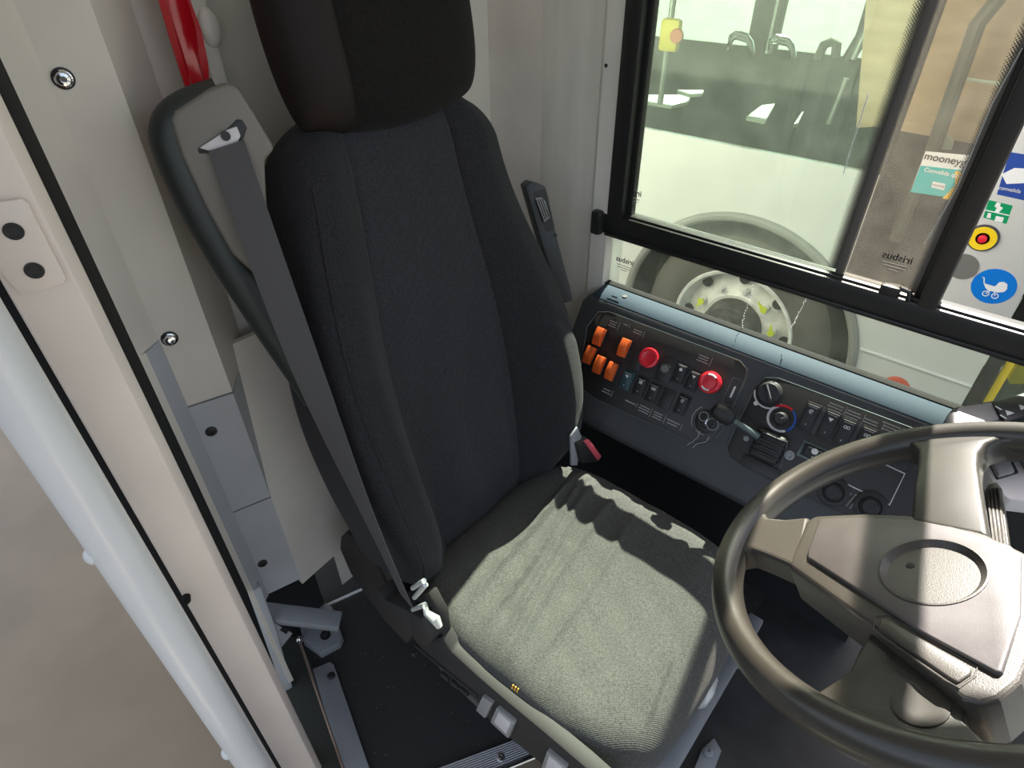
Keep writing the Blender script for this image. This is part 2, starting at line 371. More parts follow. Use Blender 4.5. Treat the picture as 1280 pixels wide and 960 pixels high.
# ================================================================== WINDOW
w1 = empty('window_1', (-.3, Y_W, .807)); tag(w1, kind='structure')
X0 = -.733; XE = .9
r_ = box(((X0-.03+XE)/2, Y_W+.012, .968), (XE-X0+.03, .05, .050), b=.004)
r_ = join(r_, box(((X0+XE)/2, Y_W-.004, .9455), (XE-X0, .028, .010), b=.003))
r_ = join(r_, box(((X0+XE)/2, Y_W+.004, .994), (XE-X0, .018, .008), b=.002))
mk('bottom_rail', r_, 'rail', w1)
mk('rail_end_cap', box((X0-.02, Y_W-.012, .968), (.028, .035, .058), b=.007), 'rail', w1)
l_ = box((-.712, Y_W+.005, 1.56), (.040, .04, 1.14), b=.004)
l_ = join(l_, box((-.686, Y_W+.016, 1.56), (.014, .02, 1.14), b=.003))
mk('left_frame', l_, 'rail', w1)
mk('mullion', join(box((-.062, Y_W+.004, 1.56), (.030, .045, 1.14), b=.004), box((-.082, Y_W+.02, 1.56), (.014, .02, 1.14), b=.002)), 'railbrown', w1)
mk('front_frame', box((.72, Y_W+.01, 1.56), (.05, .05, 1.14), b=.004), 'rail', w1)
g1 = mk('rear_pane', box((-.45, Y_W+.022, 1.56), (.475, .004, 1.13)), 'pane', w1, 0)
g2 = mk('sliding_pane', box((-.150, Y_W+.012, 1.56), (.128, .004, 1.13)), 'pane2', w1, 0)
g3 = mk('lower_pane', box((.08, Y_W+.018, .875), (1.62, .004, .15)), 'panelow', w1, 0)
mk('glazing_seal', box((.08, Y_W+.010, .803), (1.62, .020, .014), b=.002), 'rubber', w1)
# pane stile with dotted print
mk('pane_stile', box((-.2195, Y_W+.016, 1.56), (.014, .018, 1.13), b=.002), 'frit', w1)
fm = fritmat('dotted_print_rear', 0,1)
fm2 = fritmat('dotted_print_slide', 0,1)
def fplate(x0, x1, y, z0, z1):
    bm = nb(); bm.faces.new([bm.verts.new(p) for p in ((x0, y, z0), (x1, y, z0), (x1, y, z1), (x0, y, z1))]); return bm
def fr_(name, x0, x1, y, m, flip=False):
    o = mk(name, box(((x0+x1)/2, y, 1.56), (x1-x0, .0006, 1.12)), m, w1, 0); return o
fm = fritmat('dotted_print_rear', .300-.247, .300-.224)
fm2 = fritmat('dotted_print_slide', .300-.103, .300-.086)
fr_('dotted_print', -.247, -.226, Y_W+.0195, fm)
fr_('dotted_print', -.103, -.088, Y_W+.0095, fm2)
# frit at the bottom of the rear pane and left edge
clip = box((0, 0, .0), (.032, .022, .020), b=.003)
P = ax((1113, 362), 'y', Y_W-.012); clip.transform(Matrix.Translation(P))
clip = join(clip, tube([P+V((.012, 0, .008)), P+V((.030, .0, .006)), P+V((.034, .0, -.012))], .005, 8))
mk('sliding_latch', clip, 'rail', w1)
for px, nm in (((790, 240), 'rear_pane_print'), ((1122, 322), 'sliding_pane_print'), ((781, 326), 'lower_pane_print')):
    P = ax(px, 'y', Y_W+.008)
    m_ = frame(P, (1, 0, 0), (0, -1, 0))
    if px[0] == 790: P2 = P
    t_ = text(nm, 'irisbus', .019, m_, 'ink', w1, mirror=True, bold=.0003)
    lines = nb()
    for k, ww in enumerate((.042, .034, .016)):
        lines = join(lines, box((P.x, P.y, P.z-.014-.006*k), (ww, .0006, .0022)))
    mk('small_print', lines, 'greydisc', w1, 0)
# dried drip marks on the glass
for pts in ([(1278, 60), (1240, 130), (1215, 190), (1196, 235), (1165, 290), (1155, 305)], [(1085, 118), (1072, 160), (1062, 190), (1054, 218)]):
    P = [ax(p, 'y', Y_W+.009 if pts[0][0] > 1200 else Y_W+.019) for p in pts]
    mk('drip_mark', tube(P, .0009, 6), 'white', w1)
for pts in ([(942, 353), (938, 375), (930, 395), (927, 412)], [(1008, 374), (1000, 388), (993, 402), (988, 411)]):
    P = [ax(p, 'y', Y_W+.015) for p in pts]; Q = []
    for a, b in zip(P, P[1:]):
        for k in range(6): Q.append(a.lerp(b, k/6)+V((random.uniform(-.0015, .0015), 0, 0)))
    bm = nb()
    for q in Q: bm = join(bm, box(q, (random.uniform(.001, .003), .0008, random.uniform(.001, .004))))
    mk('scratch_mark', bm, 'white', w1, 0)
# ================================================================== CORNER POST COVER (trim) left of the seat
t1 = empty('trim_1', (-.95, .25, 0)); tag(t1, kind='structure')
fd = V((.29, .957)).normalized()
def az_hit(p, P0, d):                                  # vertical line's azimuth ray with the plan line P0 + t d
    r = ray(p); h = V((r.x, r.y)); den = h.x*d.y-h.y*d.x
    t = (P0.x*d.y-P0.y*d.x)/den; return h*t
r_ = ray((207, 261)); E2 = V((-.93, r_.y*(-.93/r_.x)))
E1 = az_hit((145, 300), E2, fd)
E0 = azi((12, 106), E1.length-.035)
r_ = ray((205, 130)); E3 = V((-1.035, r_.y*(-1.035/r_.x)))
zs1 = onp((262, 500), (E2.x, E2.y, 0), V((fd.y, -fd.x, 0))).z
zs2 = onp((312, 632), (E2.x, E2.y, 0), V((fd.y, -fd.x, 0))).z
def colmesh(z0, z1, pts): return wallpath(pts, z0, z1, (-.012, .0))
fpts = [tuple(E1), tuple(E2), tuple(E3)]
nF = V((fd.y, -fd.x, 0))
mk('upper_cover', colmesh(zs1+.002, 2.03, fpts), 'post', t1, 30)
mk('middle_cover', colmesh(zs2+.002, zs1-.002, fpts), 'greyblue', t1, 30)
zlb = onp((345, 738), (E2.x, E2.y, 0), nF).z
mk('lower_cover', colmesh(zlb, zs2-.002, [tuple(E1), tuple(E2)]), 'greyblue', t1, 30)
rows = []
for z, dx, dy in ((zlb-.02, .0, .0), (zs2, .0, .0), (zs1+.05, -.062, .03)):
    rows.append([V((E2.x+dx, E2.y+dy, z)), V((E2.x-.008+dx*.8, E2.y+.09+dy, z)), V((E2.x-.022+dx*.6, E2.y+.20+dy, z)), V((-1.02, E2.y+.36, z))])
bm, _ = grid(lambda i, j: rows[j][i], 4, 3); bmesh.ops.recalc_face_normals(bm, faces=bm.faces[:])
r = bmesh.ops.extrude_face_region(bm, geom=bm.faces[:])
for v in [g for g in r['geom'] if isinstance(g, bmesh.types.BMVert)]: v.co += V((-.012, 0, 0))
bmesh.ops.recalc_face_normals(bm, faces=bm.faces[:])
mk('quarter_panel', bm, 'wall', t1, 40)
mk('gap_shade_panel', prism([(-1.05, .05, -.35), (-1.05, .40, -.35), (-1.10, .40, -.35), (-1.10, .05, -.35)], (0, 0, zlb+.33)), 'dark', t1, 0)  # black sheet added for the darkness beneath the covers
mk('channel_back', wallpath([(-1.04, .10), (-1.04, .48)], zlb, 2.4, (-.05, 0)), 'wall', t1, 0)
zst = onp((176, 431), (E1.x, E1.y, 0), V((fd.y, -fd.x, 0))).z
mk('side_flange', colmesh(zst, 2.03, [tuple(E0), tuple(E1)]), 'post', t1, 30)
E0b = V(E1)+V((.022, -.030)); E0c = E0+V((-.004, .004))
mk('edge_bar', wallpath([tuple(E0b), tuple(E1+V((.002, 0)))], zlb, zst, (-.01, -.004)), 'greyblue', t1, 30)
mk('recessed_web', wallpath([tuple(E0c), tuple(E0b)], .03, zst, (-.01, 0)), 'post', t1, 30)
def boltc(P, n, r=.009, mt='chrome', nm='bolt', par=None):
    mk(nm, lathe([(r*1.2, 0), (r*1.2, r*.25), (r, r*.35), (r*.85, r*.8), (r*.45, r*.9), (r*.42, r*.5)], P, n, 18), mt, par)
for px in ((79, 98), (212, 423)):
    P = onp(px, (E2.x, E2.y, 0), nF); mk('washer', lathe([(.0125, 0), (.0125, .0015), (.009, .003)], P, nF, 20), 'ink', t1)
    boltc(P+nF*.0015, nF, .0085, 'chrome', 'bolt', t1)
for px in ((264, 539), (328, 704)):
    P = onp(px, (E2.x, E2.y, 0), nF)
    mk('socket_screw', lathe([(.010, 0), (.010, .002), (.008, .003), (.0045, .003), (.004, .0005)], P, nF, 18), 'ink', t1)
# lower toe plate continuing under the post
def axz(pxs, z): return [ax(p, 'z', z) for p in pxs]
# ================================================================== CAB DOOR on the left
d1 = empty('door_1', (-.6, .0, -.3)); tag(d1, kind='structure')
A = azi((9, 362), .74); fdd = V((.42, .907)).normalized()
Bv = az_hit((69, 300), A, fdd); Cv = azi((87, 300), Bv.length-.004); Cv = Bv + (Cv-Bv)
nD = V((fdd.y, -fdd.x, 0))
C2 = az_hit((88, 300), Bv, V((-.65, .76)))
pts = [A, Bv, C2, C2+V((-.05, .0)), A+V((-.05, 0))]
mk('door_post', prism([(p.x, p.y, -.37) for p in pts], (0, 0, 2.4), b=.0015), 'doorpost', d1)
# rubber seals
A2 = azi((-6, 362), .755)
sl = prism([(p.x, p.y, -.37) for p in (A2, A+V((-.008, .0)), A+V((-.04, 0)), A2+V((-.04, 0)))], (0, 0, 2.4))
mk('rubber_seal', sl, 'rubber', d1, 0)
G1 = azi((88, 300), C2.length+.012); G2 = azi((107, 300), E1.length-.015)
mk('rubber_seal', prism([(p.x, p.y, .42) for p in (G1, G2, G2+V((-.02, 0)), G1+V((-.02, 0)))], (0, 0, 1.6)), 'rubber', d1, 0)
# tubular edge
pc = azi((0, 445), .70)
pl_ = azi((0, 534), 1.); pr_ = azi((-9, 356), 1.)
half = pl_.angle(pr_)/2; mid = (pl_.normalized()+pr_.normalized()).normalized(); rp = .70*math.sin(half)
pc = mid*.70
mk('door_tube', lathe([(rp, 0), (rp, 2.4)], (pc.x, pc.y, -.37), (0, 0, 1), 48), 'pole', d1)
per = V((-mid.y, mid.x)); per = per if per.dot(pl_) > 0 else -per
for px in ((111, 697), (288, 938)):
    P0 = V((pc.x, pc.y, 0)); P = onp(px, P0, V((mid.x, mid.y, 0)))
    q = V((pc.x, pc.y, P.z)) + V((per.x, per.y, 0))*(rp-.002)
    mk('dome_rivet', lathe([(.011, 0), (.011, .002), (.008, .006), (.003, .008)], q, V((per.x, per.y, 0)), 16), 'pole', d1)
# latch plate with two screw holes
Pn = V((A.x, A.y, 0))+nD*.0
hp = [onp(p, Pn, nD) for p in ((-30, 255), (0, 250), (27, 246), (37, 252), (44, 268), (84, 345), (82, 352), (55, 360), (27, 366), (14, 352), (-30, 300))]
lp = mk('latch_plate', prism(hp, nD*.006, b=.002), 'doorpost', d1)
for px in ((17, 289), (43, 338)):
    P = onp(px, Pn+nD*.006, nD)
    mk('screw_hole', lathe([(.0085, 0), (.0085, .0012), (.006, .0012), (.005, .0003)], P, nD, 18), 'ink', lp)
for px in ((145, 372), (160, 634), (178, 662), (228, 742)):
    P = onp(px, Pn, nD)
mk('door_bumper', lathe([(.006, 0), (.006, .01), (.003, .014)], onp((233, 745), Pn+nD*.0, nD), nD, 12), 'rubber', d1)
# ================================================================== red strip
rs = [azi((195+i*13.5, 0), 1) for i in range(4)]
def rsx(p, x=-.985): r = ray(p); return V((x, r.y*(x/r.x)))
q = [rsx((197, 0)), rsx((208, 0)), rsx((222, 0)), rsx((236, 0))]
bm = nb()
prof = [(q[0], .004), (q[0].lerp(q[1], .5), .010), (q[1], .002), (q[2], .006), (q[2].lerp(q[3], .6), .001), (q[3], .004)]
zt, zb = 2.0, 1.30
vs = []
for k in range(18):
    z = zb+(zt-zb)*k/17
    vs.append([bm.verts.new((p.x+d+.0015*math.sin(k*1.7+j*2), p.y+.004*math.sin(k*1.1+j)*(j > 3)-(.012*ss(3, 0, k)*(j > 3)), z)) for j, (p, d) in enumerate(prof)])
for a, b in zip(vs, vs[1:]):
    for j in range(5): bm.faces.new((a[j], a[j+1], b[j+1], b[j]))
r = bmesh.ops.extrude_face_region(bm, geom=bm.faces[:])
for v in [g for g in r['geom'] if isinstance(g, bmesh.types.BMVert)]: v.co.x -= .004
bmesh.ops.recalc_face_normals(bm, faces=bm.faces[:])
tag(mk('red_strip', bm, 'redstrip'), 'glossy red plastic strip hanging in the grey channel above the belt housing', 'strip')
# channel cover right of the strip with a moulded boss
q0, q1 = rsx((238, 0), -1.0), rsx((268, 55), -1.0)
bm = prism([(q0.x-.036, q0.y, 1.0), (q0.x, q0.y, 1.0), (q1.x, q1.y+.006, 1.0), (q1.x-.036, q1.y+.012, 1.0)], (0, 0, 1.03), b=.005)
ch = tag(mk('trim_2', bm, 'wall'), kind='structure')
P = ax((262, 34), 'x', -.998)
mk('moulded_boss', sup(P, (V((1, 0, 0)), V((0, 1, 0)), V((0, 0, 1))), .012, .015, .026, 1, 1, 32, 20), 'wall', ch)
# ================================================================== hinge gear and sill at the door foot
sp = empty('door_hinge_gear', ax((400, 800), 'z', 0)); tag(sp, 'grey steel hinge bracket with operating rod at the foot of the left post', 'bracket')
fp = axz([(400, 816), (424, 803), (428, 795), (415, 758), (404, 752), (372, 765), (378, 800)], .030)
mk('foot_plate', prism(fp, (0, 0, -.029), b=.003), 'steel', sp)
a = ax((326, 752), 'x', -.950); b = ax((411, 787), 'x', -.885)
d_ = (b-a).normalized(); m_ = frame((a+b)/2, d_, (.35, 0, 1))
mk('channel_arm', box((0, 0, 0), ((b-a).length, .040, .032), m_, b=.004), 'steel', sp)
P = ax((407, 794), 'z', .030)
mk('nut', join(lathe([(.014, 0), (.014, .002)], P, (0, 0, 1), 20), lathe([(.009, .002), (.009, .010), (.004, .012)], P, (0, 0, 1), 6)), 'ink', sp)
wp = [ax(p, 'x', -.935) for p in ((338, 776), (366, 792), (350, 812), (345, 806))]
gs_ = mk('gusset', prism(wp, (-.008, 0, 0), b=.001), 'greyblue', sp)
mk('square_hole', prism([ax(p, 'x', -.934) for p in ((353, 784), (361, 788), (358, 793), (350, 788))], (-.002, 0, 0)), 'ink', gs_, 0)
a = ax((374, 800), 'z', .028); b = ax((433, 972), 'z', .028)
mk('rod', tube([a, b], .0035, 10), 'copper', sp)
mk('rod_end', join(lathe([(.004, -.012), (.009, -.006), (.010, 0), (.009, .006), (.004, .012)], a, (0, 0, 1), 16), box(a+V((0, 0, .012)), (.008, .008, .012), b=.002)), 'chrome', sp)
so = mk('door_sill', prism(axz([(391, 836), (412, 827), (417, 830), (424, 850), (466, 972), (431, 972)], .010), (0, 0, -.009), b=.002), 'steel')
tag(so, 'flat grey steel sill plate running along the black mat beside the rod', 'sill plate')
P = ax((414, 845), 'z', .010)
mk('bolt', lathe([(.010, 0), (.010, .003), (.007, .006), (.003, .006)], P, (0, 0, 1), 16), 'ink', so)
# step edge of dark rubber left of the rod and the plate under the post
tag(mk('floor_step', prism(axz([(340, 800), (372, 795), (392, 836), (431, 972), (395, 972), (360, 880)], .004), (0, 0, -.04)), 'olive', smooth=0), kind='structure')
Pq = V((E1.x, E1.y, 0))+nF*.03
bp = [onp(p, Pq, nF) for p in ((302, 747), (326, 733), (345, 785), (366, 860), (390, 958), (372, 990), (350, 960), (336, 850))]
tag(mk('trim_3', prism(bp, nF*-.02, b=.003), 'greyblue'), kind='structure')
# white line where the wall meets the floor
a, b = ax((403, 759), 'z', .012), ax((449, 738), 'z', .012)
tag(mk('baseboard_back', tube([a, b+(b-a)*.6], .004, 8), 'white'), kind='structure')
# nosing strip of the platform
ns = empty('step_nosing', ax((600, 948), 'z', 0)); tag(ns, 'ribbed aluminium step nosing at the edge of the black mat below the seat', 'nosing')
qa, qb, qc, qd = axz([(520, 970), (640, 925), (675, 943), (560, 990)], .008)
mk('tread', prism([qa, qb, qc, qd], (0, 0, -.012), b=.001), 'alu', ns)
rb = nb()
for k in range(9):
    t = .06+.09*k
    rb = join(rb, tube([qa.lerp(qd, t)+V((0, 0, .0005)), qb.lerp(qc, t)+V((0, 0, .0005))], .0018, 6))
mk('ribs', rb, 'alu', ns)
mk('nose_edge', tube([qd, qc], .006, 10), 'chrome', ns)
boltc(ax((626, 947), 'z', .009), V((0, 0, 1)), .008, 'chrome', 'screw', ns)
# ================================================================== DRIVER SEAT
seat = empty('driver_seat', (-.35, .66, 0))
tag(seat, 'black fabric covered bus driver seat with headrest and integrated belt', 'seat')
# cushion
cx, cy, hx, hy = -.388, .655, .290, .282
def cush(p, q):
    s1 = math.copysign(abs(p)**.8, p)
    px = p*math.sqrt(max(0, 1-.30*q**4)); qx = q*math.sqrt(max(0, 1-.30*p**4))
    x = cx+hx*px; y = cy+hy*qx
    front = ss(.45, 1, p)
    z = .395+.105*max(0, (1-abs(p)**9)*(1-abs(q)**7))**.42
    z -= .020*front**2*1.0
    z += .010*ss(.55, .9, abs(q))*(1-ss(.9, 1, abs(q))) - .006*(1-ss(0, .7, abs(q)))
    ww = ss(-.95, -.5, p)*(1-ss(.15, .8, p))*(1-ss(.55, .95, abs(q)))
    xx = p*hx+.17*q*hy
    for x0, wd, am, q0 in ((-.150, .008, .0075, .30), (-.112, .008, .0090, .2), (-.075, .009, .008, .05), (-.030, .010, .007, -.1), (.02, .009, .005, -.3)):
        z += 1.7*am*ww*math.exp(-((xx-x0-.012*math.sin(q*2.2+x0*40))/wd)**2)*(1-ss(.5, 1.3, abs(q-q0)))
    z += .0012*math.sin(x*60+y*35)*math.sin(y*52-x*20)
    # puckers where the cover is pulled at the rear right
    return V((x, y, z))
nu, nv = 150, 110
def gs(i, n): t = -1+2*i/(n-1); return math.copysign(1-(1-abs(t))**1.35, t)
bm, vs = grid(lambda i, j: cush(gs(i, nu), gs(j, nv)), nu, nv)
ring = [vs[0][i] for i in range(nu)]+[vs[j][nu-1] for j in range(1, nv)]+[vs[nv-1][i] for i in range(nu-2, -1, -1)]+[vs[j][0] for j in range(nv-2, 0, -1)]
prev = ring
for dz, k in ((-.030, 1.0), (-.065, .985)):
    cur = [bm.verts.new((cx+(v.co.x-cx)*k, cy+(v.co.y-cy)*k, .395+dz)) for v in ring]
    for i in range(len(ring)):
        j = (i+1) % len(ring); bm.faces.new((prev[i], prev[j], cur[j], cur[i]))
    prev = cur
bm.faces.new(prev); bmesh.ops.recalc_face_normals(bm, faces=bm.faces[:])
cu = mk('cushion', bm, 'cushion', seat, 60)
bm = nb()
for k in range(3):
    P = ax((641+3.2*k, 858+2.2*k), 'y', .378)
    bm = join(bm, tube([P+V((.001, .0, .006)), P+V((0, -.003, 0)), P+V((-.001, -.001, -.007))], .0014, 6))
mk('yellow_stitching', bm, 'brass', cu)
# backrest
Ub = V((-.165, 0, .964)).normalized(); Nb = V((Ub.z, 0, -Ub.x)); PB = V((-.697, .655, .395)); LB = .945
def hw(s):
    w = .255+.022*math.exp(-((s-.33)/.19)**2)-.046*ss(.42, 1, s)+.028*math.exp(-((s-.58)/.20)**2)
    e2 = 1 if s < .90 else math.sqrt(max(0, 1-((s-.90)/.10)**2))
    return w*(1-.16*(1-e2))*(1-.22*ss(.16, 0, s)**1.5)
def bk(t, s, side):
    w = hw(s); e = max(0, 1-abs(t)**5)**.2
    e2 = 1 if s < .90 else math.sqrt(max(0, 1-((s-.90)/.10)**2))
    e3 = 1 if s > .10 else math.sqrt(max(0, 1-((.10-s)/.10)**2))
    env = (.15+.85*e2)*(.25+.75*e3)
    if side > 0:
        b = (.118-.092*ss(.32, .85, s))*(.25+.75*ss(.02, .24, s))*ss(.44, .78, abs(t))*(.1+.9*e2)*(.35+.65*e3)
        n = .055*e*env + b*min(1, e*1.25)
        n += .016*math.exp(-((s-.26)/.13)**2)*(1-ss(.2, .5, abs(t)))
        n -= .005*math.exp(-((abs(t)-.50)/.022)**2)*e2
        n += (1-ss(.3, .5, abs(t)))*.0022*math.sin(t*15+4*math.sin(s*5))*(1-s)
        n += ss(.55, .7, abs(t))*(1-ss(.9, 1, abs(t)))*.0035*math.sin(s*34+t*3)*(1-ss(.15, .40, s))
        if t > 0: n -= .004*math.exp(-((s-.60+.35*(t-.5))/.012)**2)*ss(.5, .55, t)
    else: n = -.075*e*env
    up = LB*s - .045*abs(t)**3*ss(.80, 1, s)
    return PB + Ub*up + Nb*n + V((0, w*t, 0))
NT, NS = 57, 61
def tt(i): return math.sin((-1+2*i/(NT-1))*math.pi/2)
ts = [tt(i) for i in range(NT)]
ts = [(-.5 if abs(t+.5) < .026 else .5 if abs(t-.5) < .026 else t) for t in ts]
def sv(j): u = j/(NS-1); return u+.06*math.sin(2*math.pi*u)*-1*.0 if False else u
def sheet(t0, t1, side):
    idx = [t for t in ts if t0-1e-6 <= t <= t1+1e-6]
    idx = sorted(set([t0]+idx+[t1]))
    fine = []
    for a, b in zip(idx, idx[1:]):
        fine += [a, (a+b)/2]
    fine.append(idx[-1])
    return grid(lambda i, j: bk(fine[i], j/(NS*2-2), side), len(fine), NS*2-1)
def closed_part(t0, t1):
    bm, A = sheet(t0, t1, 1); bm.free()
    idx = sorted(set([t0]+[t for t in ts if t0 <= t <= t1]+[t1])); fine = []
    for a, b in zip(idx, idx[1:]): fine += [a, (a+b)/2]
    fine.append(idx[-1]); nv = NS*2-1; nu = len(fine); bm = nb()
    S = {}
    for sd in (1, -1): S[sd] = [[bm.verts.new(bk(t, j/(nv-1), sd)) for t in fine] for j in range(nv)]
    for sd in (1, -1):
        for j in range(nv-1):
            for i in range(nu-1): bm.faces.new((S[sd][j][i], S[sd][j][i+1], S[sd][j+1][i+1], S[sd][j+1][i]))
    for j in (0, nv-1):
        for i in range(nu-1): bm.faces.new((S[1][j][i], S[1][j][i+1], S[-1][j][i+1], S[-1][j][i]))
    for i in (0, nu-1):
        for j in range(nv-1): bm.faces.new((S[1][j][i], S[1][j+1][i], S[-1][j+1][i], S[-1][j][i]))
    bmesh.ops.remove_doubles(bm, verts=bm.verts[:], dist=1e-5)
    bmesh.ops.recalc_face_normals(bm, faces=bm.faces[:]); return bm
mk('backrest', closed_part(-.5, .5), 'fabric', seat, 50)
mk('side_bolster', closed_part(-1, -.5), 'fabricside', seat, 50)
mk('side_bolster', closed_part(.5, 1), 'fabricside', seat, 50)
# piping on the left bolster
pp_ = [bk(-.90, s, 1)+Nb*.001 for s in [i/40 for i in range(2, 38)]]
mk('piping', tube(pp_, .0022, 8), 'fabricside', seat)
# headrest
HC = PB + Ub*(LB+.102) + V((.030, .014, 0))
def pill(c, X_, Y_, Z_, a, b, d, p0, p1):
    bm = nb(); n = 49; m = 33; S = {}
    for side in (1, -1):
        rows = []
        for j in range(n):
            q = math.sin((-1+2*j/(n-1))*math.pi/2); row = []
            for i in range(m):
                th0 = math.asin(p0); th1 = math.asin(p1); p = math.sin(th0+(th1-th0)*i/(m-1))
                pp = p*math.sqrt(1-.12*q*q); qq = q*math.sqrt(1-.34*p*p)-.05*p*(1-q)*.5*0
                h = max(0, (1-abs(p)**4)*(1-abs(q)**3.4))**.42
                if side > 0: h -= .05*math.exp(-((p+.60)/.03)**2)
                row.append(bm.verts.new(V(c)+V(X_)*(a*h*side)+V(Y_)*(b*pp)+V(Z_)*(d*qq)))
            rows.append(row)
        S[side] = rows
        for j in range(n-1):
            for i in range(m-1): bm.faces.new((rows[j][i], rows[j][i+1], rows[j+1][i+1], rows[j+1][i]))
    for i in (0, m-1):
        for j in range(n-1):
            try: bm.faces.new((S[1][j][i], S[1][j+1][i], S[-1][j+1][i], S[-1][j][i]))
            except ValueError: pass
    bmesh.ops.remove_doubles(bm, verts=bm.verts[:], dist=1e-5); bmesh.ops.recalc_face_normals(bm, faces=bm.faces[:]); return bm
Yv = V((0, 1, 0))
hr = mk('headrest', pill(HC, Nb, Yv, Ub, .066, .182, .150, -.60, 1), 'headfab', seat, 60)
mk('headrest_side', pill(HC, Nb, Yv, Ub, .066, .182, .150, -1, -.60), 'headside', hr, 60)
for yy in (-.092, .092):
    a = PB+Ub*(LB-.06)+Yv*yy+Nb*.030; b = PB+Ub*(LB+.03)+Yv*yy+Nb*.030
    pst = mk('headrest_post', tube([a, b], .0065, 14), 'chrome', seat)
    mk('post_collar', lathe([(.016, -.006), (.015, .004), (.010, .008)], PB+Ub*(LB-.030)+Yv*yy+Nb*.030, Ub, 18), 'black', pst)
# belt housing
tN = (Nb*.92+V((0, -.38, 0))).normalized(); tP = V((-.80, .42, 1.25))
out = [(212, 150), (218, 138), (262, 110), (285, 103), (297, 108), (306, 122), (344, 186), (339, 192), (331, 200), (334, 260), (346, 330), (320, 345), (290, 318), (258, 262), (226, 195)]
bm = prism([onp(p, tP, tN) for p in out], tN*-.05, b=.007, seg=3)
twr = mk('belt_housing', bm, 'tower', seat)
sl_ = [onp(p, tP+tN*.0012, tN) for p in ((247, 186), (285, 160), (296, 149), (303, 150), (309, 160), (305, 172), (300, 180), (262, 192), (249, 192))]
mk('belt_slot', prism(sl_, tN*-.004, b=.001), 'ink', twr)
gd = [onp(p, tP+tN*.004, tN) for p in ((249, 185), (284, 162), (296, 158), (301, 170), (297, 178), (262, 189))]
mk('belt_guide', prism(gd, tN*-.004, b=.0015), 'dashlight', twr)
P = onp((282, 170), tP+tN*.005, tN)
mk('guide_pin', lathe([(.006, 0), (.006, .002)], P, tN, 12), 'ink', twr)
# dark arm sweeping down to the seat base
arm = [onp(p, tP+tN*-.026, tN) for p in ((276, 122), (240, 134), (216, 150), (210, 172), (224, 210), (248, 262), (290, 335), (345, 420), (400, 500))]
arm += [V((-.735, .43, .62)), V((-.70, .43, .40))]
Q = []
for i in range(len(arm)-1):
    for k in range(6): Q.append(arm[i].lerp(arm[i+1], k/6))
Q.append(arm[-1])
for _ in range(6): Q = [Q[0]]+[(Q[i-1]+Q[i]*2+Q[i+1])/4 for i in range(1, len(Q)-1)]+[Q[-1]]
mk('belt_arm', tube(Q, [.0245]*len(Q), 18), 'towerdark', seat)
# webbing
s0 = onp((283, 182), tP+tN*.006, tN); s1 = V(ax((509, 752), 'y', .355))
N_ = 30; side0 = (onp((303, 178), tP, tN)-onp((262, 192), tP, tN)).normalized(); side1 = V((.80, -.1, -.15)).normalized()
bm = nb(); rows = []
nw = (CAM-(s0+s1)/2); nw = nw.normalized()
for k in range(N_+1):
    t = k/N_; c = s0.lerp(s1, t)
    w = side0.lerp(side1, ss(.0, 1, t)).normalized()
    n = w.cross((s1-s0).normalized()).normalized()
    hwid = .0235-.001*t
    c = c + V((0, -.012*math.sin(math.pi*t), 0))
    rows.append([bm.verts.new(c+w*hwid*e+n*th) for e, th in ((-1, .0008), (1, .0008), (1, -.0008), (-1, -.0008))])
for a, b in zip(rows, rows[1:]):
    for i in range(4): bm.faces.new((a[i], a[(i+1) % 4], b[(i+1) % 4], b[i]))
bm.faces.new(rows[0]); bm.faces.new(rows[-1]); bmesh.ops.recalc_face_normals(bm, faces=bm.faces[:])
mk('seat_belt', bm, 'belt', seat)
# left side covers
def plY(pxs, y): return [ax(p, 'y', y) for p in pxs]
mk('recliner_cover', prism(plY([(425, 672), (431, 666), (447, 674), (468, 700), (484, 735), (490, 770), (484, 782), (462, 752), (437, 716), (424, 686)], .40), (0, .03, 0), b=.006), 'seatplastic', seat)
mk('anchor_bracket', prism(plY([(470, 738), (480, 750), (509, 764), (519, 790), (508, 806), (482, 778), (472, 758)], .352), (0, .04, 0), b=.005), 'seatplastic', seat)
mk('anchor_shroud', prism(plY([(508, 764), (527, 774), (540, 800), (534, 810), (517, 800), (512, 782)], .350), (0, .04, 0), b=.004), 'seatplastic', seat)
mk('hinge_plate', prism(plY([(520, 745), (536, 742), (551, 770), (555, 797), (540, 803), (527, 775)], .378), (0, .02, 0), b=.003), 'seatplastic', seat)
val = mk('side_valance', prism(plY([(516, 800), (532, 800), (551, 796), (562, 814), (597, 846), (633, 877), (680, 916), (729, 958), (775, 1000), (735, 1010), (672, 952), (640, 926), (612, 901), (597, 879), (570, 853), (540, 827)], .372), (0, .03, 0), b=.006), 'seatplastic', seat)
mk('trim_ridge', tube(plY([(520, 807), (545, 828), (575, 852), (597, 870)], .371), .0035, 8), 'seatplastic', val)
for q4 in ([(602, 871), (615, 880), (606, 899), (594, 888)], [(620, 885), (643, 904), (635, 924), (612, 903)], [(683, 939), (708, 960), (700, 977), (676, 960)]):
    bt = mk('seat_button', prism(plY(q4, .364), (0, .015, 0), b=.003), 'seatgrey', val)
    if q4[0][0] != 602:
        c_ = V((sum(p[0] for p in q4)/4, sum(p[1] for p in q4)/4))
        inn = [tuple(V(p).lerp(c_, .32)) for p in q4]
        mk('button_lip', prism(plY(inn, .362), (0, .006, 0), b=.001), 'dashlight', bt)
for c_ in ((555, 845), (567, 855), (579, 864)):
    q4 = [(c_[0]-5, c_[1]-4), (c_[0]+4, c_[1]+3), (c_[0]+5, c_[1]+8), (c_[0]-4, c_[1]+1)]
    mk('small_button', prism(plY(q4, .366), (0, .012, 0), b=.001), 'seatplastic', val)
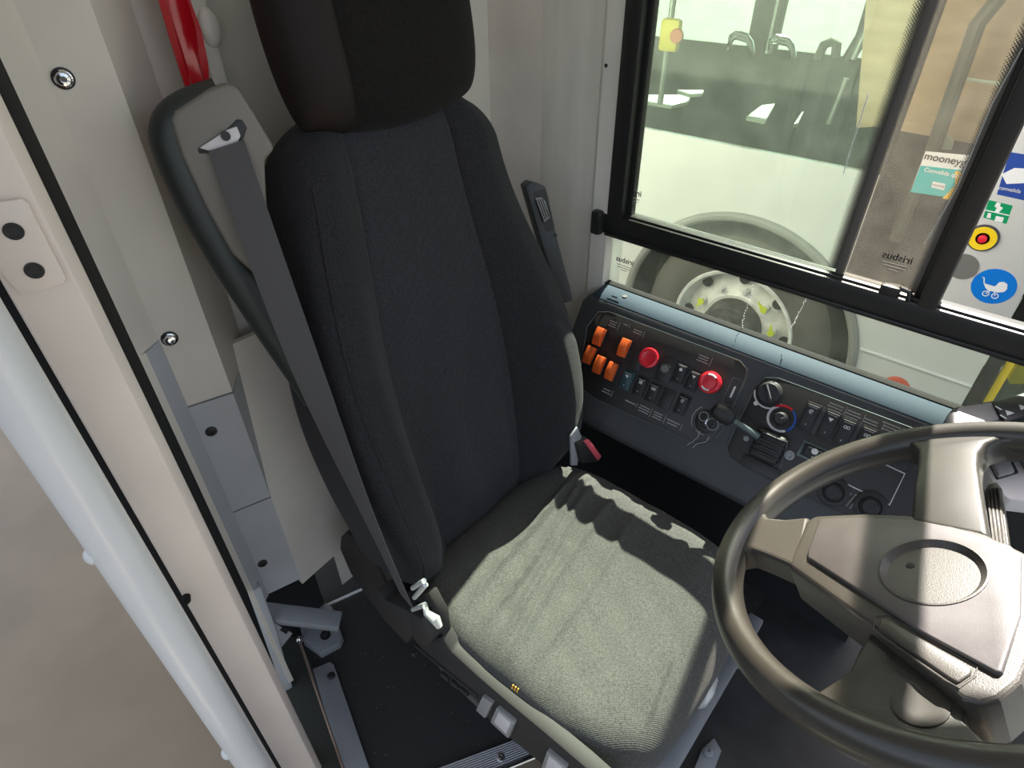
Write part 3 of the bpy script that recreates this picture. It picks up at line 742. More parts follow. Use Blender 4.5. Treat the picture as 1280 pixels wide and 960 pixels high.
mk('shadow_gap_bolt', lathe([(.006, 0), (.006, .008), (.003, .010)], ax((520, 815), 'y', .366), (0, -1, 0), 10), 'ink', val)
P = [ax(p, 'y', .362) for p in ((518, 728), (529, 737), (533, 728), (541, 724))]
rl = tube([ax(p, 'y', .36) for p in ((518, 747), (532, 731), (530, 726), (516, 735))], .0045, 10)
rl = join(rl, tube([ax(p, 'y', .352) for p in ((516, 762), (531, 756), (533, 766), (545, 775), (549, 783))], [.004, .005, .006, .009, .006], 12))
mk('recline_lever', rl, 'buckwhite', seat)
# pedestal
ped = box((-.40, .66, .17), (.40, .36, .26), b=.02)
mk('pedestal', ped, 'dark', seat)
a, b = ax((838, 965), 'z', .16), ax((926, 812), 'z', .16)
fb = box(((a.x+b.x)/2-.008, (a.y+b.y)/2+.05, .145), (.036, (b-a).length+.12, .03), b=.004)
fr = mk('front_bar', fb, 'steel', seat)
for yy in (.58, 1.0): mk('front_leg', box((-.11, yy, .065), (.03, .04, .13), b=.003), 'steel', seat)
boltc(ax((885, 940), 'z', .012), V((0, 0, 1)), .010, 'steel', 'floor_bolt', seat)
mk('foot_flange', prism(axz([(866, 965), (878, 935), (893, 922), (902, 938), (890, 970)], .010), (0, 0, -.011), b=.002), 'steel', seat)
mk('cushion_lever', prism(axz([(872, 882), (879, 865), (894, 836), (898, 850), (893, 868), (884, 880)], .30), (0, 0, -.02), b=.004), 'buckwhite', seat)
# buckle on the right
bs = [ax(p, 'x', -.565) for p in ((714, 545), (722, 534), (727, 545), (722, 582), (715, 582))]
mk('buckle_stalk', prism(bs, (-.006, 0, 0), b=.001), 'steel', seat)
bq = [ax(p, 'x', -.555) for p in ((722, 556), (736, 548), (753, 571), (747, 578), (728, 580))]
bk_ = mk('buckle', prism(bq, (-.02, 0, 0), b=.004), 'black', seat)
bq = [ax(p, 'x', -.55) for p in ((732, 553), (737, 550), (752, 570), (748, 576))]
mk('release_button', prism(bq, (-.008, 0, 0), b=.001), 'redlow', bk_)
# right side slider trim
rN = (Nb*.85+V((0, -.5, 0))).normalized(); rP = V((-.83, .95, 1.12))
ot = [(657, 234), (664, 228), (682, 233), (686, 246), (694, 285), (700, 310), (713, 358), (717, 376), (706, 380), (692, 350), (676, 300)]
st = mk('slider_housing', prism([onp(p, rP, rN) for p in ot], rN*-.04, b=.004), 'console', seat)
iq = [(667, 241), (681, 236), (685, 250), (693, 283), (691, 288), (683, 290), (676, 275)]
mk('slider_recess', prism([onp(p, rP+rN*.001, rN) for p in iq], rN*-.004), 'ink', st)
rq = [(669, 248), (678, 247), (682, 252), (688, 272), (680, 278)]
mk('ribbed_slider', prism([onp(p, rP+rN*.005, rN) for p in rq], rN*-.006, b=.001), 'seatgrey', st)
gr = nb()
for k in range(4):
    gr = join(gr, tube([onp((670+2.6*k, 250-.6*k), rP+rN*.0055, rN), onp((679.5+2.4*k, 276-1.6*k), rP+rN*.0055, rN)], .0012, 6))
mk('slider_grooves', gr, 'ink', st)
mk('trim_screw', lathe([(.004, 0), (.004, .0015)], onp((694, 294), rP+rN*.001, rN), rN, 10), 'ink', st)
# ================================================================== STEERING WHEEL
a_, b_ = .524, -.056
wn = V((-math.sin(a_), math.sin(b_)*math.cos(a_), math.cos(a_)*math.cos(b_)))
WC = V((.083, .603, 1.005))
wu = V((0, 1, 0)).cross(wn).normalized()
WMx = frame(WC, wu, wn); WMi = WMx.inverted()
sw = empty('steering_wheel', mtx=WMx); tag(sw, 'large dark grey bus steering wheel with broad three spoke hub pad', 'steering wheel')
def wl_(bm): bm.transform(WMx); return bm
def wp(pxs, h): return [tuple((WMi @ onp(p, WC+wn*h, wn)).to_2d()) for p in pxs]
circ = [(.232*math.cos(2*math.pi*k/120), .232*math.sin(2*math.pi*k/120), -.005) for k in range(120)]
mk('rim', wl_(tube(circ, .0225, 28, closed=True, up=(0, 0, 1), sx=.80)), 'wheel', sw)
def slab(outline, z0, z1, b, seg=3): return wl_(prism([(x, y, z0) for x, y in outline], (0, 0, z1-z0), b=b, seg=seg))
sp1 = [(-.238, .066), (-.226, .055)]+wp([(959, 646), (982, 648), (1012, 645), (1000, 712), (983, 704), (960, 694), (936, 685)], .006)+[(-.228, -.048), (-.238, -.060)]
mk('spoke', slab(sp1, -.030, .006, .006), 'padrim', sw, 14)
sp2 = [(-.112, .214)]+wp([(1136, 553), (1146, 562), (1146, 580), (1142, 604), (1138, 650), (1236, 670), (1228, 620), (1222, 580), (1223, 564), (1231, 553), (1248, 548), (1275, 547)], .008)+[(.085, .215), (.06, .226), (-.08, .226)]
mk('spoke', slab(sp2, -.030, .008, .006), 'wheel', sw)
sp3 = [(-.100, -.214), (-.075, -.206)]+wp([(1062, 838), (1074, 812), (1088, 790), (1210, 850), (1206, 885), (1206, 902)], -.008)+[(.075, -.208), (.095, -.214)]
mk('spoke', slab(sp3, -.040, -.008, .008, 4), 'wheel', sw)
body = wp([(988, 694), (1006, 650), (1019, 643), (1081, 640), (1134, 642), (1215, 657), (1284, 690), (1303, 730), (1300, 790), (1277, 850), (1250, 873), (1225, 880), (1201, 872), (1140, 822), (1081, 776), (984, 706)], .007)
mk('hub_cover', slab(body, -.050, .007, .007, 4), 'padrim', sw, 18)
padp = wp([(1024, 648), (1081, 646), (1139, 649), (1191, 658), (1263, 681), (1277, 694), (1276, 768), (1252, 840), (1244, 839), (1148, 787), (1081, 742), (1009, 696), (1010, 688)], .012)
pd = mk('hub_pad', slab(padp, .003, .012, .003), 'pad', sw)
ctr = onp((1164, 713), WC+wn*.012, wn)
cut(pd, lathe([(.0455, -.0065), (.0455, .01)], ctr, wn, 64))
er = mk('emblem_recess', lathe([(.0485, -.0002), (.0482, .0010), (.0462, .0012), (.044, -.0015), (.0395, -.0055), (.0385, -.0068)], ctr, wn, 64, caps=False), 'padrim', pd)
mk('emblem_disc', lathe([(.042, -.0085), (.042, -.0052)], ctr, wn, 48), 'pad', pd)
mk('emblem_rivet', lathe([(.0045, 0), (.004, .0010), (.002, .0013)], onp((1138, 707), ctr-wn*.005, wn), wn, 14), 'ink', pd)
bs_ = wp([(1100, 773), (1110, 774), (1215, 834), (1213, 842), (1197, 853), (1186, 847), (1098, 786)], .0095)
mk('horn_bar', slab(bs_, .003, .0098, .002), 'padrim', sw)
rc_ = [WMx @ V((x, y, .0072)) for x, y in wp([(1094, 770), (1110, 769), (1222, 834), (1218, 846), (1198, 860), (1182, 851), (1091, 788)], .0072)]
mk('bar_edge', tube(rc_, .0012, 6, closed=True), 'padrim', sw)
tb = wp([(1150, 880)], -.008)[0]
mk('thumb_rest', wl_(lathe([(.024, -.006), (.023, .0012), (.019, .0016), (.012, .0004), (.004, .0001)], (tb[0], tb[1], -.008), (0, 0, 1), 24)), 'wheel', sw)
# column
cb = WC-wn*.052
col = tube([cb, cb-wn*.10, cb-wn*.18+V((.05, 0, -.03)), V((.40, .62, .45)), V((.62, .62, .05))], [.045, .055, .075, .09, .10], 24)
sc_ = empty('steering_column', (.62, .62, 0)); tag(sc_, 'black steering column shroud below the wheel hub', 'steering column')
mk('column_shroud', col, 'black', sc_)
stq = [onp(p, WC-wn*.055, wn) for p in ((1232, 605), (1246, 600), (1252, 608), (1262, 680), (1240, 690))]
stk = mk('indicator_stalk', prism(stq, wn*-.016, b=.004), 'padrim', sc_)
g_ = nb()
for k in range(4):
    g_ = join(g_, tube([onp((1234+4.6*k, 612-.5*k), WC-wn*.0545, wn), onp((1243+4.6*k, 684-.5*k), WC-wn*.0545, wn)], .0018, 6))
mk('stalk_ribs', g_, 'padrim', stk)
# ================================================================== SIDE CONSOLE
con = empty('side_console', (-.2, 1.05, .5)); tag(con, 'dark slate driver side console full of switches under the side window', 'console')
prof = [(1.198, .807), (1.163, .802), (1.146, .792), (1.136, .779), (.990, .567), (.984, .552), (.990, .535), (1.198, .515)]
pls = onp((757, 355), (0, 1.2, .8), V((0, 1, 0)))
bm = nb(); xl = [-.726, -.726, -.728, -.735, -.74, -.74, -.74, -.74]; xr = .065
A_ = [bm.verts.new((xl[i]-.015*(i in (2, 3)), y, z)) for i, (y, z) in enumerate(prof)]; B_ = [bm.verts.new((xr, y, z)) for y, z in prof]
n = len(prof)
for i in range(n): bm.faces.new((A_[i], B_[i], B_[(i+1) % n], A_[(i+1) % n]))
bm.faces.new(A_[::-1]); bm.faces.new(B_); bmesh.ops.recalc_face_normals(bm, faces=bm.faces[:]); bev(bm, .004, 2, 12)
mk('console_body', bm, 'console', con)
mk('ledge', prism([(-.725, 1.1975, .8085), (-.727, 1.164, .8035), (-.729, 1.148, .7945), (-.729, 1.1475, .793), (-.725, 1.1975, .800)], (.789, 0, 0), b=.001), 'ledge', con)
mk('ledge_screw', lathe([(.006, 0), (.006, .002), (.003, .002)], ax((781, 371), 'z', .805), (0, 0, 1), 14), 'ink', con)
CP = V((0, 1.136, .779)); e2 = (V((0, 1.136, .779))-V((0, .990, .567))).normalized(); e1 = V((1, 0, 0)); cn = e1.cross(e2)
def cp(p, h=0): return onp(p, CP+cn*h, cn)
def cm(p, h=0): return frame(cp(p, h), e1, cn)
p1 = [(734, 408), (748, 390), (762, 390), (925, 451), (934, 462), (930, 480), (902, 538), (890, 553), (874, 557), (745, 499), (722, 482)]
p2 = [(944, 484), (957, 472), (974, 473), (1140, 535), (1205, 563), (1150, 680), (1049, 641), (1000, 619), (932, 584), (913, 573), (907, 560)]
for nm, pp in (('switch_panel', p1), ('climate_panel', p2)):
    o = mk(nm, prism([cp(p, -.004) for p in pp], cn*.0055, b=.0015), 'panel', con)
    P = [cp(p, .0016) for p in pp]
    mk('panel_lit_edge', tube(P, .0013, 6, closed=True), 'bezel', o)  # paler teal line paints the light along the panel edges
    if nm == 'switch_panel': PAN1 = o
    else: PAN2 = o
def lab(p, w, h, nl, par, rows=None, border=True):
    m_ = cm(p, .0021); bm = nb()
    for k in range(nl):
        ww = w*random.uniform(.65, .95)
        x = -ww/2
        while x < ww/2-.001:
            l = random.uniform(.0012, .004); l = min(l, ww/2-x)
            bm = join(bm, box((x+l/2, h*(.5-(k+.5)/nl), 0), (l, h/nl*.38, .0005), m_)); x += l+.0007
    mk('label_text', bm, 'dimwhite', par, 0)
    if border:
        bm = box((w/2+.003, 0, 0), (.0009, h*1.15, .0006), m_)
        mk('label_divider', bm, 'dimwhite', par, 0)
for p, w, h, nl in (((766, 405), .028, .018, 3), ((782, 406), .015, .006, 1), ((797, 415), .028, .012, 2), ((879, 449), .030, .018, 3), ((758, 489), .026, .014, 2), ((788, 503), .030, .008, 1), ((805, 512), .030, .018, 3), ((822, 520), .030, .018, 3), ((841, 529), .036, .014, 2)):
    lab(p, w, h, nl, PAN1)
for p, w, h, nl in (((1044, 510), .032, .018, 3), ((1066, 519), .034, .018, 3), ((1089, 528), .036, .012, 2), ((1113, 535), .034, .018, 3)):
    lab(p, w, h, nl, PAN2)
def icon(kind, m_, par, s=.006, mt='white'):
    bm = nb()
    if kind == 0:
        bm = join(bm, tube([m_ @ v for v in arc((0, 0, 0), (1, 0, 0), (0, 1, 0), s*.7, .6, 5.2, 12)], s*.16, 6)); bm = join(bm, box((s*.2, 0, 0), (s*.9, s*.22, .0006), m_))
    elif kind == 1:
        bm = join(bm, prism([m_ @ V(p) for p in ((-s, s*.6, 0), (s, s*.6, 0), (s*.5, -s*.2, 0), (s*.2, -s*.9, 0), (-s*.4, -s*.2, 0))], m_.to_3x3() @ V((0, 0, .0006))))
    elif kind == 2:
        for a in (-1, 0, 1): bm = join(bm, box((a*s*.6, 0, 0), (s*.35, s*1.2, .0006), m_))
        bm = join(bm, box((0, s*.85, 0), (s*1.7, s*.22, .0006), m_))
    elif kind == 3:
        bm = join(bm, tube([m_ @ v for v in arc((-s*.55, 0, 0), (1, 0, 0), (0, 1, 0), s*.5, 0, 6.28, 12)], s*.15, 6)); bm = join(bm, tube([m_ @ v for v in arc((s*.55, 0, 0), (1, 0, 0), (0, 1, 0), s*.5, 0, 6.28, 12)], s*.15, 6))
    elif kind == 4:
        bm = lathe([(s*.8, 0), (s*.8, .0006)], m_ @ V((0, 0, 0)), m_.to_3x3() @ V((0, 0, 1)), 14)
    mk('icon', bm, mt, par, 0)
def rocker(p, par, w=.028, l=.046, kind=0, nm='rocker_switch', mt='black', icons=True, tiltv=.10):
    m_ = cm(p, .0018)
    o = mk(nm, box((0, 0, .002), (w, l, .006), m_, b=.0015), mt, par)
    m2 = m_ @ Matrix.Translation(V((0, 0, .006))) @ Matrix.Rotation(tiltv, 4, 'X')
    mk('rocker_cap', box((0, 0, 0), (w*.82, l*.86, .007), m2, b=.0018), mt, o)
    if icons:
        icon(kind, m2 @ Matrix.Translation(V((0, l*.20, .0038))), o, w*.17)
        mk('icon_bar', box((0, l*.36, .0037), (w*.6, .0012, .0005), m2), 'dimwhite', o, 0)
        mk('icon_bar', box((0, -l*.28, .0037), (w*.08, .003, .0005), m2), 'dimwhite', o, 0)
for p, k in (((851, 467), 4), ((867, 476), 1), ((801, 483), 2), ((817, 491), 3), ((853, 506), 0)): rocker(p, PAN1, kind=k)
rocker((784, 475), PAN1, kind=1, mt='teal')
for p in ((797, 449), (833, 499)):
    mk('blank_cover', box((0, 0, .001), (.030, .048, .004), cm(p, .0018), b=.001), 'panel', PAN1)
mk('blank_cover', box((0, 0, .001), (.038, .060, .004), cm((832, 462), .0012), b=.004), 'panel', PAN1)
for p in ((752, 421), (783, 435), (740, 444), (752, 456), (767, 464)):
    m_ = cm(p, .0018)
    o = mk('guarded_switch', box((0, 0, .003), (.024, .046, .006), m_, b=.001), 'black', PAN1)
    g = prism([m_ @ V(q) for q in ((-.0105, -.024, .006), (-.0105, .020, .006), (-.0105, .021, .022), (-.0105, -.004, .026), (-.0105, -.023, .018))], m_.to_3x3() @ V((.021, 0, 0)), b=.0022)
    mk('orange_guard', g, 'orange', o)
def mush(p, r, hgt, mt, par, nm, ring=True):
    c = cp(p, .0018); o = mk(nm, lathe([(r*.75, 0), (r*.72, hgt*.6)], c, cn, 28), 'stickeryel' if hgt > .02 else 'black', par)
    mk('button_cap', lathe([(r*.8, hgt*.45), (r*.98, hgt*.55), (r, hgt*.7), (r*.94, hgt*.92), (r*.75, hgt), (r*.62, hgt*.97), (r*.58, hgt*.94), (r*.1, hgt*.96)], c, cn, 36), mt, o)
    return o
mush((813, 448), .024, .016, 'red', PAN1, 'stop_button')
o = mush((891, 479), .025, .032, 'red', PAN1, 'emergency_button')
mm = cm((891, 479), .0018)
for a0 in (.9, .9+math.pi):
    mk('arrow_mark', tube([mm @ (v+V((0, 0, .0325))) for v in arc((0, 0, 0), (1, 0, 0), (0, 1, 0), .017, a0, a0+1.1, 8)], .0022, 6), 'white', o)
c = cp((832, 461), .0045); o = mk('push_button', lathe([(.0135, 0), (.0135, .003), (.012, .005), (.0095, .005), (.009, .003)], c, cn, 28), 'chrome', PAN1)
mk('button_face', lathe([(.009, .002), (.009, .004), (.004, .0045)], c, cn, 20), 'greydisc', o)
# upright slot label
m_ = cm((916, 490), .002)
bm = nb()
for x0, x1, y0, y1 in ((-.012, .012, -.030, -.029), (-.012, .012, .029, .030), (-.0125, -.0115, -.03, .03), (.0115, .0125, -.03, .03)):
    bm = join(bm, box(((x0+x1)/2, (y0+y1)/2, 0), (x1-x0, y1-y0, .0006), m_))
mk('slot_frame', bm, 'greydisc', PAN1, 0)
mk('slot_mark', box((0, 0, 0), (.004, .026, .0006), m_), 'white', PAN1, 0)
# key switch with printed lines
m_ = cm((884, 527), .0018)
ky = mk('key_switch', lathe([(.026, 0), (.026, .003), (.022, .005), (.014, .005), (.013, .003)], cp((884, 527), .0018), cn, 30), 'black', PAN1)
mk('key_slot', box((0, 0, .0055), (.003, .012, .001), m_), 'chrome', ky, 0)
pr2 = nb()
for a0, a1, r in ((2.3, 3.9, .034), (.2, 1.4, .032), (4.2, 4.9, .030)):
    pr2 = join(pr2, tube([m_ @ (v+V((0, 0, .0014))) for v in arc((0, 0, 0), (1, 0, 0), (0, 1, 0), r, a0, a1, 10)], .0010, 6))
for pts in ([(-.006, -.026), (-.004, -.040), (-.012, -.056), (-.018, -.066)], [(.018, -.028), (.016, -.042), (.0, -.054), (-.005, -.066)]):
    pr2 = join(pr2, tube([m_ @ V((x, y, .0014)) for x, y in pts], .0010, 6))
pr2 = join(pr2, tube([m_ @ (v+V((0, 0, .006))) for v in arc((-.01, .008, 0), (1, 0, 0), (0, 1, 0), .010, 0, 6.28, 16)], .0010, 6))
pr2 = join(pr2, tube([m_ @ (v+V((0, 0, .006))) for v in arc((.014, .0, 0), (1, 0, 0), (0, 1, 0), .013, 0, 6.28, 16)], .0009, 6))
mk('printed_lines', pr2, 'dimwhite', PAN1)
# parking brake lever
lb = empty('brake_lever', mtx=cm((963, 556), .0018), parent=con)
m_ = cm((962, 556), .0018)
mk('lever_base', box((0, -.004, .012), (.060, .062, .024), m_, b=.008, seg=3), 'black', lb)
bd = nb()
for yy in (-.02, -.008, .006, .020): bd = join(bd, tube([m_ @ V((-.029, yy, .018)), m_ @ V((-.018, yy, .0275)), m_ @ V((.018, yy, .0275)), m_ @ V((.029, yy, .018))], .003, 8))
mk('lever_bellows', bd, 'black', lb)
k0 = cp((948, 546), .032); k1 = cp((914, 524), .055)
mk('lever_stem', tube([k0, k0.lerp(k1, .55), k1], [.008, .0065, .006], 14), 'bezel', lb)
dk = (k1-k0).normalized()
mk('lever_knob', lathe([(.008, -.006), (.016, .0), (.0185, .010), (.0185, .030), (.014, .040), (.006, .044)], k1, dk, 24), 'black', lb)
mk('lever_plate', box((0, 0, .001), (.080, .026, .004), cm((950, 584), .0018), b=.002), 'panel', PAN2)
lab((950, 583), .045, .012, 2, PAN2, border=False)
rc = [cp(p, .0022) for p in ((918, 536), (908, 560), (913, 574), (935, 586), (972, 595), (985, 550))]
mk('recess_edge', tube(rc, .0013, 6), 'bezel', PAN2)
mk('panel_bolt', lathe([(.010, 0), (.010, .003), (.006, .004), (.004, .002)], cp((987, 569), .0018), cn, 18), 'steel', PAN2)
mk('panel_bolt', lathe([(.006, 0), (.006, .002), (.003, .003)], cp((933, 548), .0018), cn, 14), 'steel', PAN2)
# climate knobs
m_ = cm((963, 492), .0018)
kb = mk('fan_knob', lathe([(.026, 0), (.026, .004), (.0235, .006), (.0225, .022), (.020, .024)], cp((963, 492), .0018), cn, 32), 'black', PAN2)
mk('knob_grip', box((0, 0, .025), (.040, .010, .008), m_ @ Matrix.Rotation(-.9, 4, 'Z'), b=.003), 'black', kb)
mk('pointer_line', box((-.002, .003, .0292), (.030, .0014, .0006), m_ @ Matrix.Rotation(-.9, 4, 'Z')), 'white', kb, 0)
mk('fan_scale', tube([m_ @ (v+V((0, 0, .001))) for v in arc((0, 0, 0), (1, 0, 0), (0, 1, 0), .031, 3.3, 5.9, 18)], .0020, 6), 'white', PAN2)
icon(4, cm((945, 504), .0021), PAN2, .006)
m_ = cm((977, 523), .0018)
kb = mk('temperature_knob', lathe([(.016, 0), (.016, .006), (.0135, .008), (.0125, .022), (.010, .024)], cp((977, 523), .0018), cn, 28), 'black', PAN2)
mk('pointer_line', box((.002, .006, .0245), (.0012, .008, .0006), m_ @ Matrix.Rotation(-.7, 4, 'Z')), 'white', kb, 0)
for mt, a0, a1 in (('red', 1.1, 2.4), ('white', 2.5, 5.4), ('blue', 5.5, 7.3)):
    mk('temperature_scale', tube([m_ @ (v+V((0, 0, .001))) for v in arc((0, 0, 0), (1, 0, 0), (0, 1, 0), .0265, a0, a1, 16)], .0028, 6), mt, PAN2)
for p, k in (((1012, 521), 0), ((1036, 531), 1), ((1056, 541), 3), ((1081, 551), 3)): rocker(p, PAN2, .030, .058, k)
for p in ((1024, 526), (1046, 536), (1069, 545)):
    mk('blank_strip', box((0, 0, .001), (.010, .060, .005), cm(p, .0018), b=.001), 'console', PAN2)
rocker((1018, 567), PAN2, .046, .026, 4)
m_ = cm((1018, 567), .0012); mk('switch_surround', box((0, 0, .0), (.060, .036, .004), m_, b=.004), 'bezel', PAN2)
qd_ = [cp(p, .002) for p in ((1048, 600), (1112, 631), (1131, 592), (1067, 562))]
mk('white_outline', tube(qd_, .0016, 6, closed=True), 'white', PAN2)
for p in ((1042, 615), (1088, 633)):
    o = mk('round_dial', lathe([(.030, 0), (.030, .003), (.026, .005), (.020, .005), (.018, .003)], cp(p, .0018), cn, 30), 'black', PAN2)
    mk('dial_knob', lathe([(.016, .002), (.016, .009), (.013, .012), (.004, .012)], cp(p, .0018), cn, 26), 'black', o)
    icon(4, cm((p[0]+12, p[1]+3), .0025), PAN2, .002)
m_ = cm((1065, 627), .0018)
bm = nb()
for x in (-.010, -.003, .004): bm = join(bm, box((x, 0, .002), (.004, .028, .003), m_ @ Matrix.Rotation(-.2, 4, 'Z'), b=.001))
mk('heater_bars', bm, 'greydisc', PAN2)
icon(4, cm((1070, 619), .002), PAN2, .003, 'dimwhite')
mk('ridged_insert', box((0, 0, .002), (.040, .022, .006), cm((1122, 578), .0018), b=.002), 'black', PAN2)
# ================================================================== DASHBOARD at the right
ds = empty('dashboard', (.35, 1.0, .5)); tag(ds, 'pale grey instrument dashboard with keypad pod beyond the steering wheel', 'dashboard')
zp = .875
podp = axz([(1187, 514), (1193, 506), (1240, 498), (1300, 492), (1330, 545), (1190, 545)], zp)
mk('keypad_pod', prism(podp, (0, 0, -.060), b=.010, seg=3), 'black', ds)
top = axz([(1196, 512), (1199, 508), (1240, 502), (1250, 524), (1198, 532)], zp+.002)
mk('pod_cover', prism(top, (0, 0, -.006), b=.003), 'dash', ds)
kp0 = axz([(1241, 503), (1256, 527)], zp+.004); kp1 = axz([(1330, 473), (1342, 500)], zp+.024)
kb = mk('keypad', prism([kp0[0], kp0[1], kp1[1], kp1[0]], (0, 0, -.02), b=.003), 'panel', ds)
kpn = (kp0[1]-kp0[0]).cross(kp1[0]-kp0[0]).normalized(); kpn = kpn if kpn.z > 0 else -kpn
for p in ((1260, 516), (1277, 509)):
    P = onp(p, kp0[0]+kpn*.001, kpn); m_ = frame(P, kp1[0]-kp0[0], kpn)
    s = .007
    mk('arrow_key_mark', prism([m_ @ V(v) for v in ((-s, -s*.7, 0), (s, -s*.7, 0), (s*.2, s*.9, 0))], kpn*.0008), 'white', kb, 0)
for p in ((1248, 510), (1254, 521)):
    P = onp(p, kp0[0]+kpn*.001, kpn); m_ = frame(P, kp1[0]-kp0[0], kpn)
    mk('key_bar', box((0, 0, 0), (.003, .011, .0008), m_), 'white', kb, 0)
zt_ = .80
dtop = axz([(1226, 572), (1250, 562), (1345, 556), (1400, 640), (1262, 624), (1246, 612)], zt_)
mk('dash_top', prism(dtop, (0, 0, -.03), b=.006), 'dashlight', ds)
mk('dash_front', prism(axz([(1250, 575), (1345, 570), (1420, 690), (1262, 632)], zt_-.035), (0, 0, -.30), b=.01), 'black', ds)
mk('dash_button', prism(axz([(1236, 568), (1258, 564), (1270, 588), (1249, 594)], zt_+.010), (0, 0, -.012), b=.004), 'dash', ds)
mk('button_base', prism(axz([(1232, 568), (1260, 563), (1274, 590), (1247, 598)], zt_+.004), (0, 0, -.006), b=.002), 'black', ds)
mk('dash_button', prism(axz([(1276, 566), (1300, 562), (1312, 588), (1289, 592)], zt_+.010), (0, 0, -.012), b=.004), 'dash', ds)
# ================================================================== NEIGHBOURING BUS
YB = 2.75
bus = empty('parked_bus', (-.9, 3.9, -.63)); tag(bus, 'white city bus parked close alongside outside the driver window', 'bus')
def wY(p, y=YB): return ax(p, 'y', y)
wx, wz, ra = -.915, -.168, .595
SILL = .725; XD = .125
# body side with wheel arch cut-out
bm = nb()
ar = [(wx-ra*math.cos(t), wz+ra*math.sin(t)) for t in [math.pi*k/40 for k in range(41)]]
poly = [(-3.6, -.33), (wx-ra, -.33)]+ar+[(wx+ra, -.33), (XD, -.33), (XD, .27), (-.475, .27), (-.475, SILL), (-3.6, SILL)]
mk('side_panel', prism([(x, YB, z) for x, z in poly], (0, .03, 0)), 'buswhite', bus, 30)
mk('arch_lip', tube([(x, YB-.004, z) for x, z in ar], .022, 10), 'arch', bus)
mk('arch_liner', lathe([(ra+.012, 0), (ra+.012, .5), (.02, .5), (.02, .49), (ra-.005, .49), (ra-.005, 0), (ra+.012, 0)], (wx, YB+.02, wz), (0, 1, 0), 48, caps=False), 'businside', bus)
wlx = empty('road_wheel', (wx, YB+.03, wz), parent=bus)
mk('tyre', lathe([(.315, 0), (.33, -.008), (.40, -.012), (.45, .0), (.482, .025), (.49, .06), (.49, .25), (.30, .27)], (wx, YB+.03, wz), (0, 1, 0), 64, caps=False), 'tyre', wlx)
mk('wheel_rim', lathe([(.318, .004), (.312, -.010), (.298, -.006), (.288, .03), (.27, .075), (.19, .055), (.165, .04), (.10, .05)], (wx, YB+.03, wz), (0, 1, 0), 64, caps=False), 'rim', wlx)
hb = lathe([(.150, .05), (.145, -.03), (.13, -.05), (.09, -.055), (.085, -.085), (.06, -.10), (.01, -.10)], (wx, YB+.03, wz), (0, 1, 0), 48)
mk('wheel_hub', hb, 'hub', wlx)
for k in range(10):
    t = 2*math.pi*k/10+.2; c_ = V((wx+.205*math.cos(t), YB+.085, wz+.205*math.sin(t)))
    mk('wheel_nut', lathe([(.017, 0), (.017, -.03), (.010, -.04)], c_, (0, 1, 0), 6), 'rim', wlx)
    if k in (0, 4, 5, 9, 1):
        mk('nut_pointer', prism([c_+V((math.cos(t+a)*r, -.045, math.sin(t+a)*r)) for a, r in ((0, .02), (1.3, .022), (1.57, .055), (1.9, .024), (3.1, .02), (4.5, .02))], (0, .008, 0)), 'lime', wlx)
for k in range(8):
    t = 2*math.pi*k/8; c_ = V((wx+.262*math.cos(t), YB+.088, wz+.262*math.sin(t)))
    mk('hand_hole', lathe([(.026, 0), (.026, -.012)], c_, (0, 1, 0), 20), 'ink', wlx)
# upper body, pillars, glass
mk('window_glass', box((-2.05, YB+.012, 1.25), (3.1, .005, 1.05)), 'busglass', bus, 0)
mk('tall_glass', box((-.305, YB+.012, 1.02), (.345, .005, 1.5)), 'busglass', bus, 0)
mk('cantrail', box((-1.2, YB+.03, 2.02), (5.2, .06, .55), b=.02), 'buswhite', bus)
xp0 = -.13
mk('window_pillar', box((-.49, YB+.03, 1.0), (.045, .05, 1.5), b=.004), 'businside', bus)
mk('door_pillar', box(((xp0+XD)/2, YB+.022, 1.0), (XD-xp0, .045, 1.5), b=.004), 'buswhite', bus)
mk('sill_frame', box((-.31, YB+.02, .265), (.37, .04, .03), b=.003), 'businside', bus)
mk('roof', box((-1.0, 3.98, 2.30), (5.4, 2.5, .06), b=.02), 'buswhite', bus)
# far side
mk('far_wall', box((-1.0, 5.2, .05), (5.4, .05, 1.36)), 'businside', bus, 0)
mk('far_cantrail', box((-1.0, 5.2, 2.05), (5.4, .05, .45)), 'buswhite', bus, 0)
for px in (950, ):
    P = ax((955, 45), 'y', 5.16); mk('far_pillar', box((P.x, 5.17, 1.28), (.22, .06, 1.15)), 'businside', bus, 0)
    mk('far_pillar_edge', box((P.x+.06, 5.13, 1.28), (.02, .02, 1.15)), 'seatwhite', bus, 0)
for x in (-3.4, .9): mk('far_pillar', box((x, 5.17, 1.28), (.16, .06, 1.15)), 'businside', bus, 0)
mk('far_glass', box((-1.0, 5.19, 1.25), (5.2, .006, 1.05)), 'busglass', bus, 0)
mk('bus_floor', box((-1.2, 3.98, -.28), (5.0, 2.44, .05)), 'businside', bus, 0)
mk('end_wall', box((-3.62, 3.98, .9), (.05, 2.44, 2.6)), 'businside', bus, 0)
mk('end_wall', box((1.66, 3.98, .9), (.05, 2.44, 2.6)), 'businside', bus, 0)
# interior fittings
mk('inner_bench', box((-1.55, 3.6, .0), (2.2, 1.1, .54), b=.03), 'businside', bus)
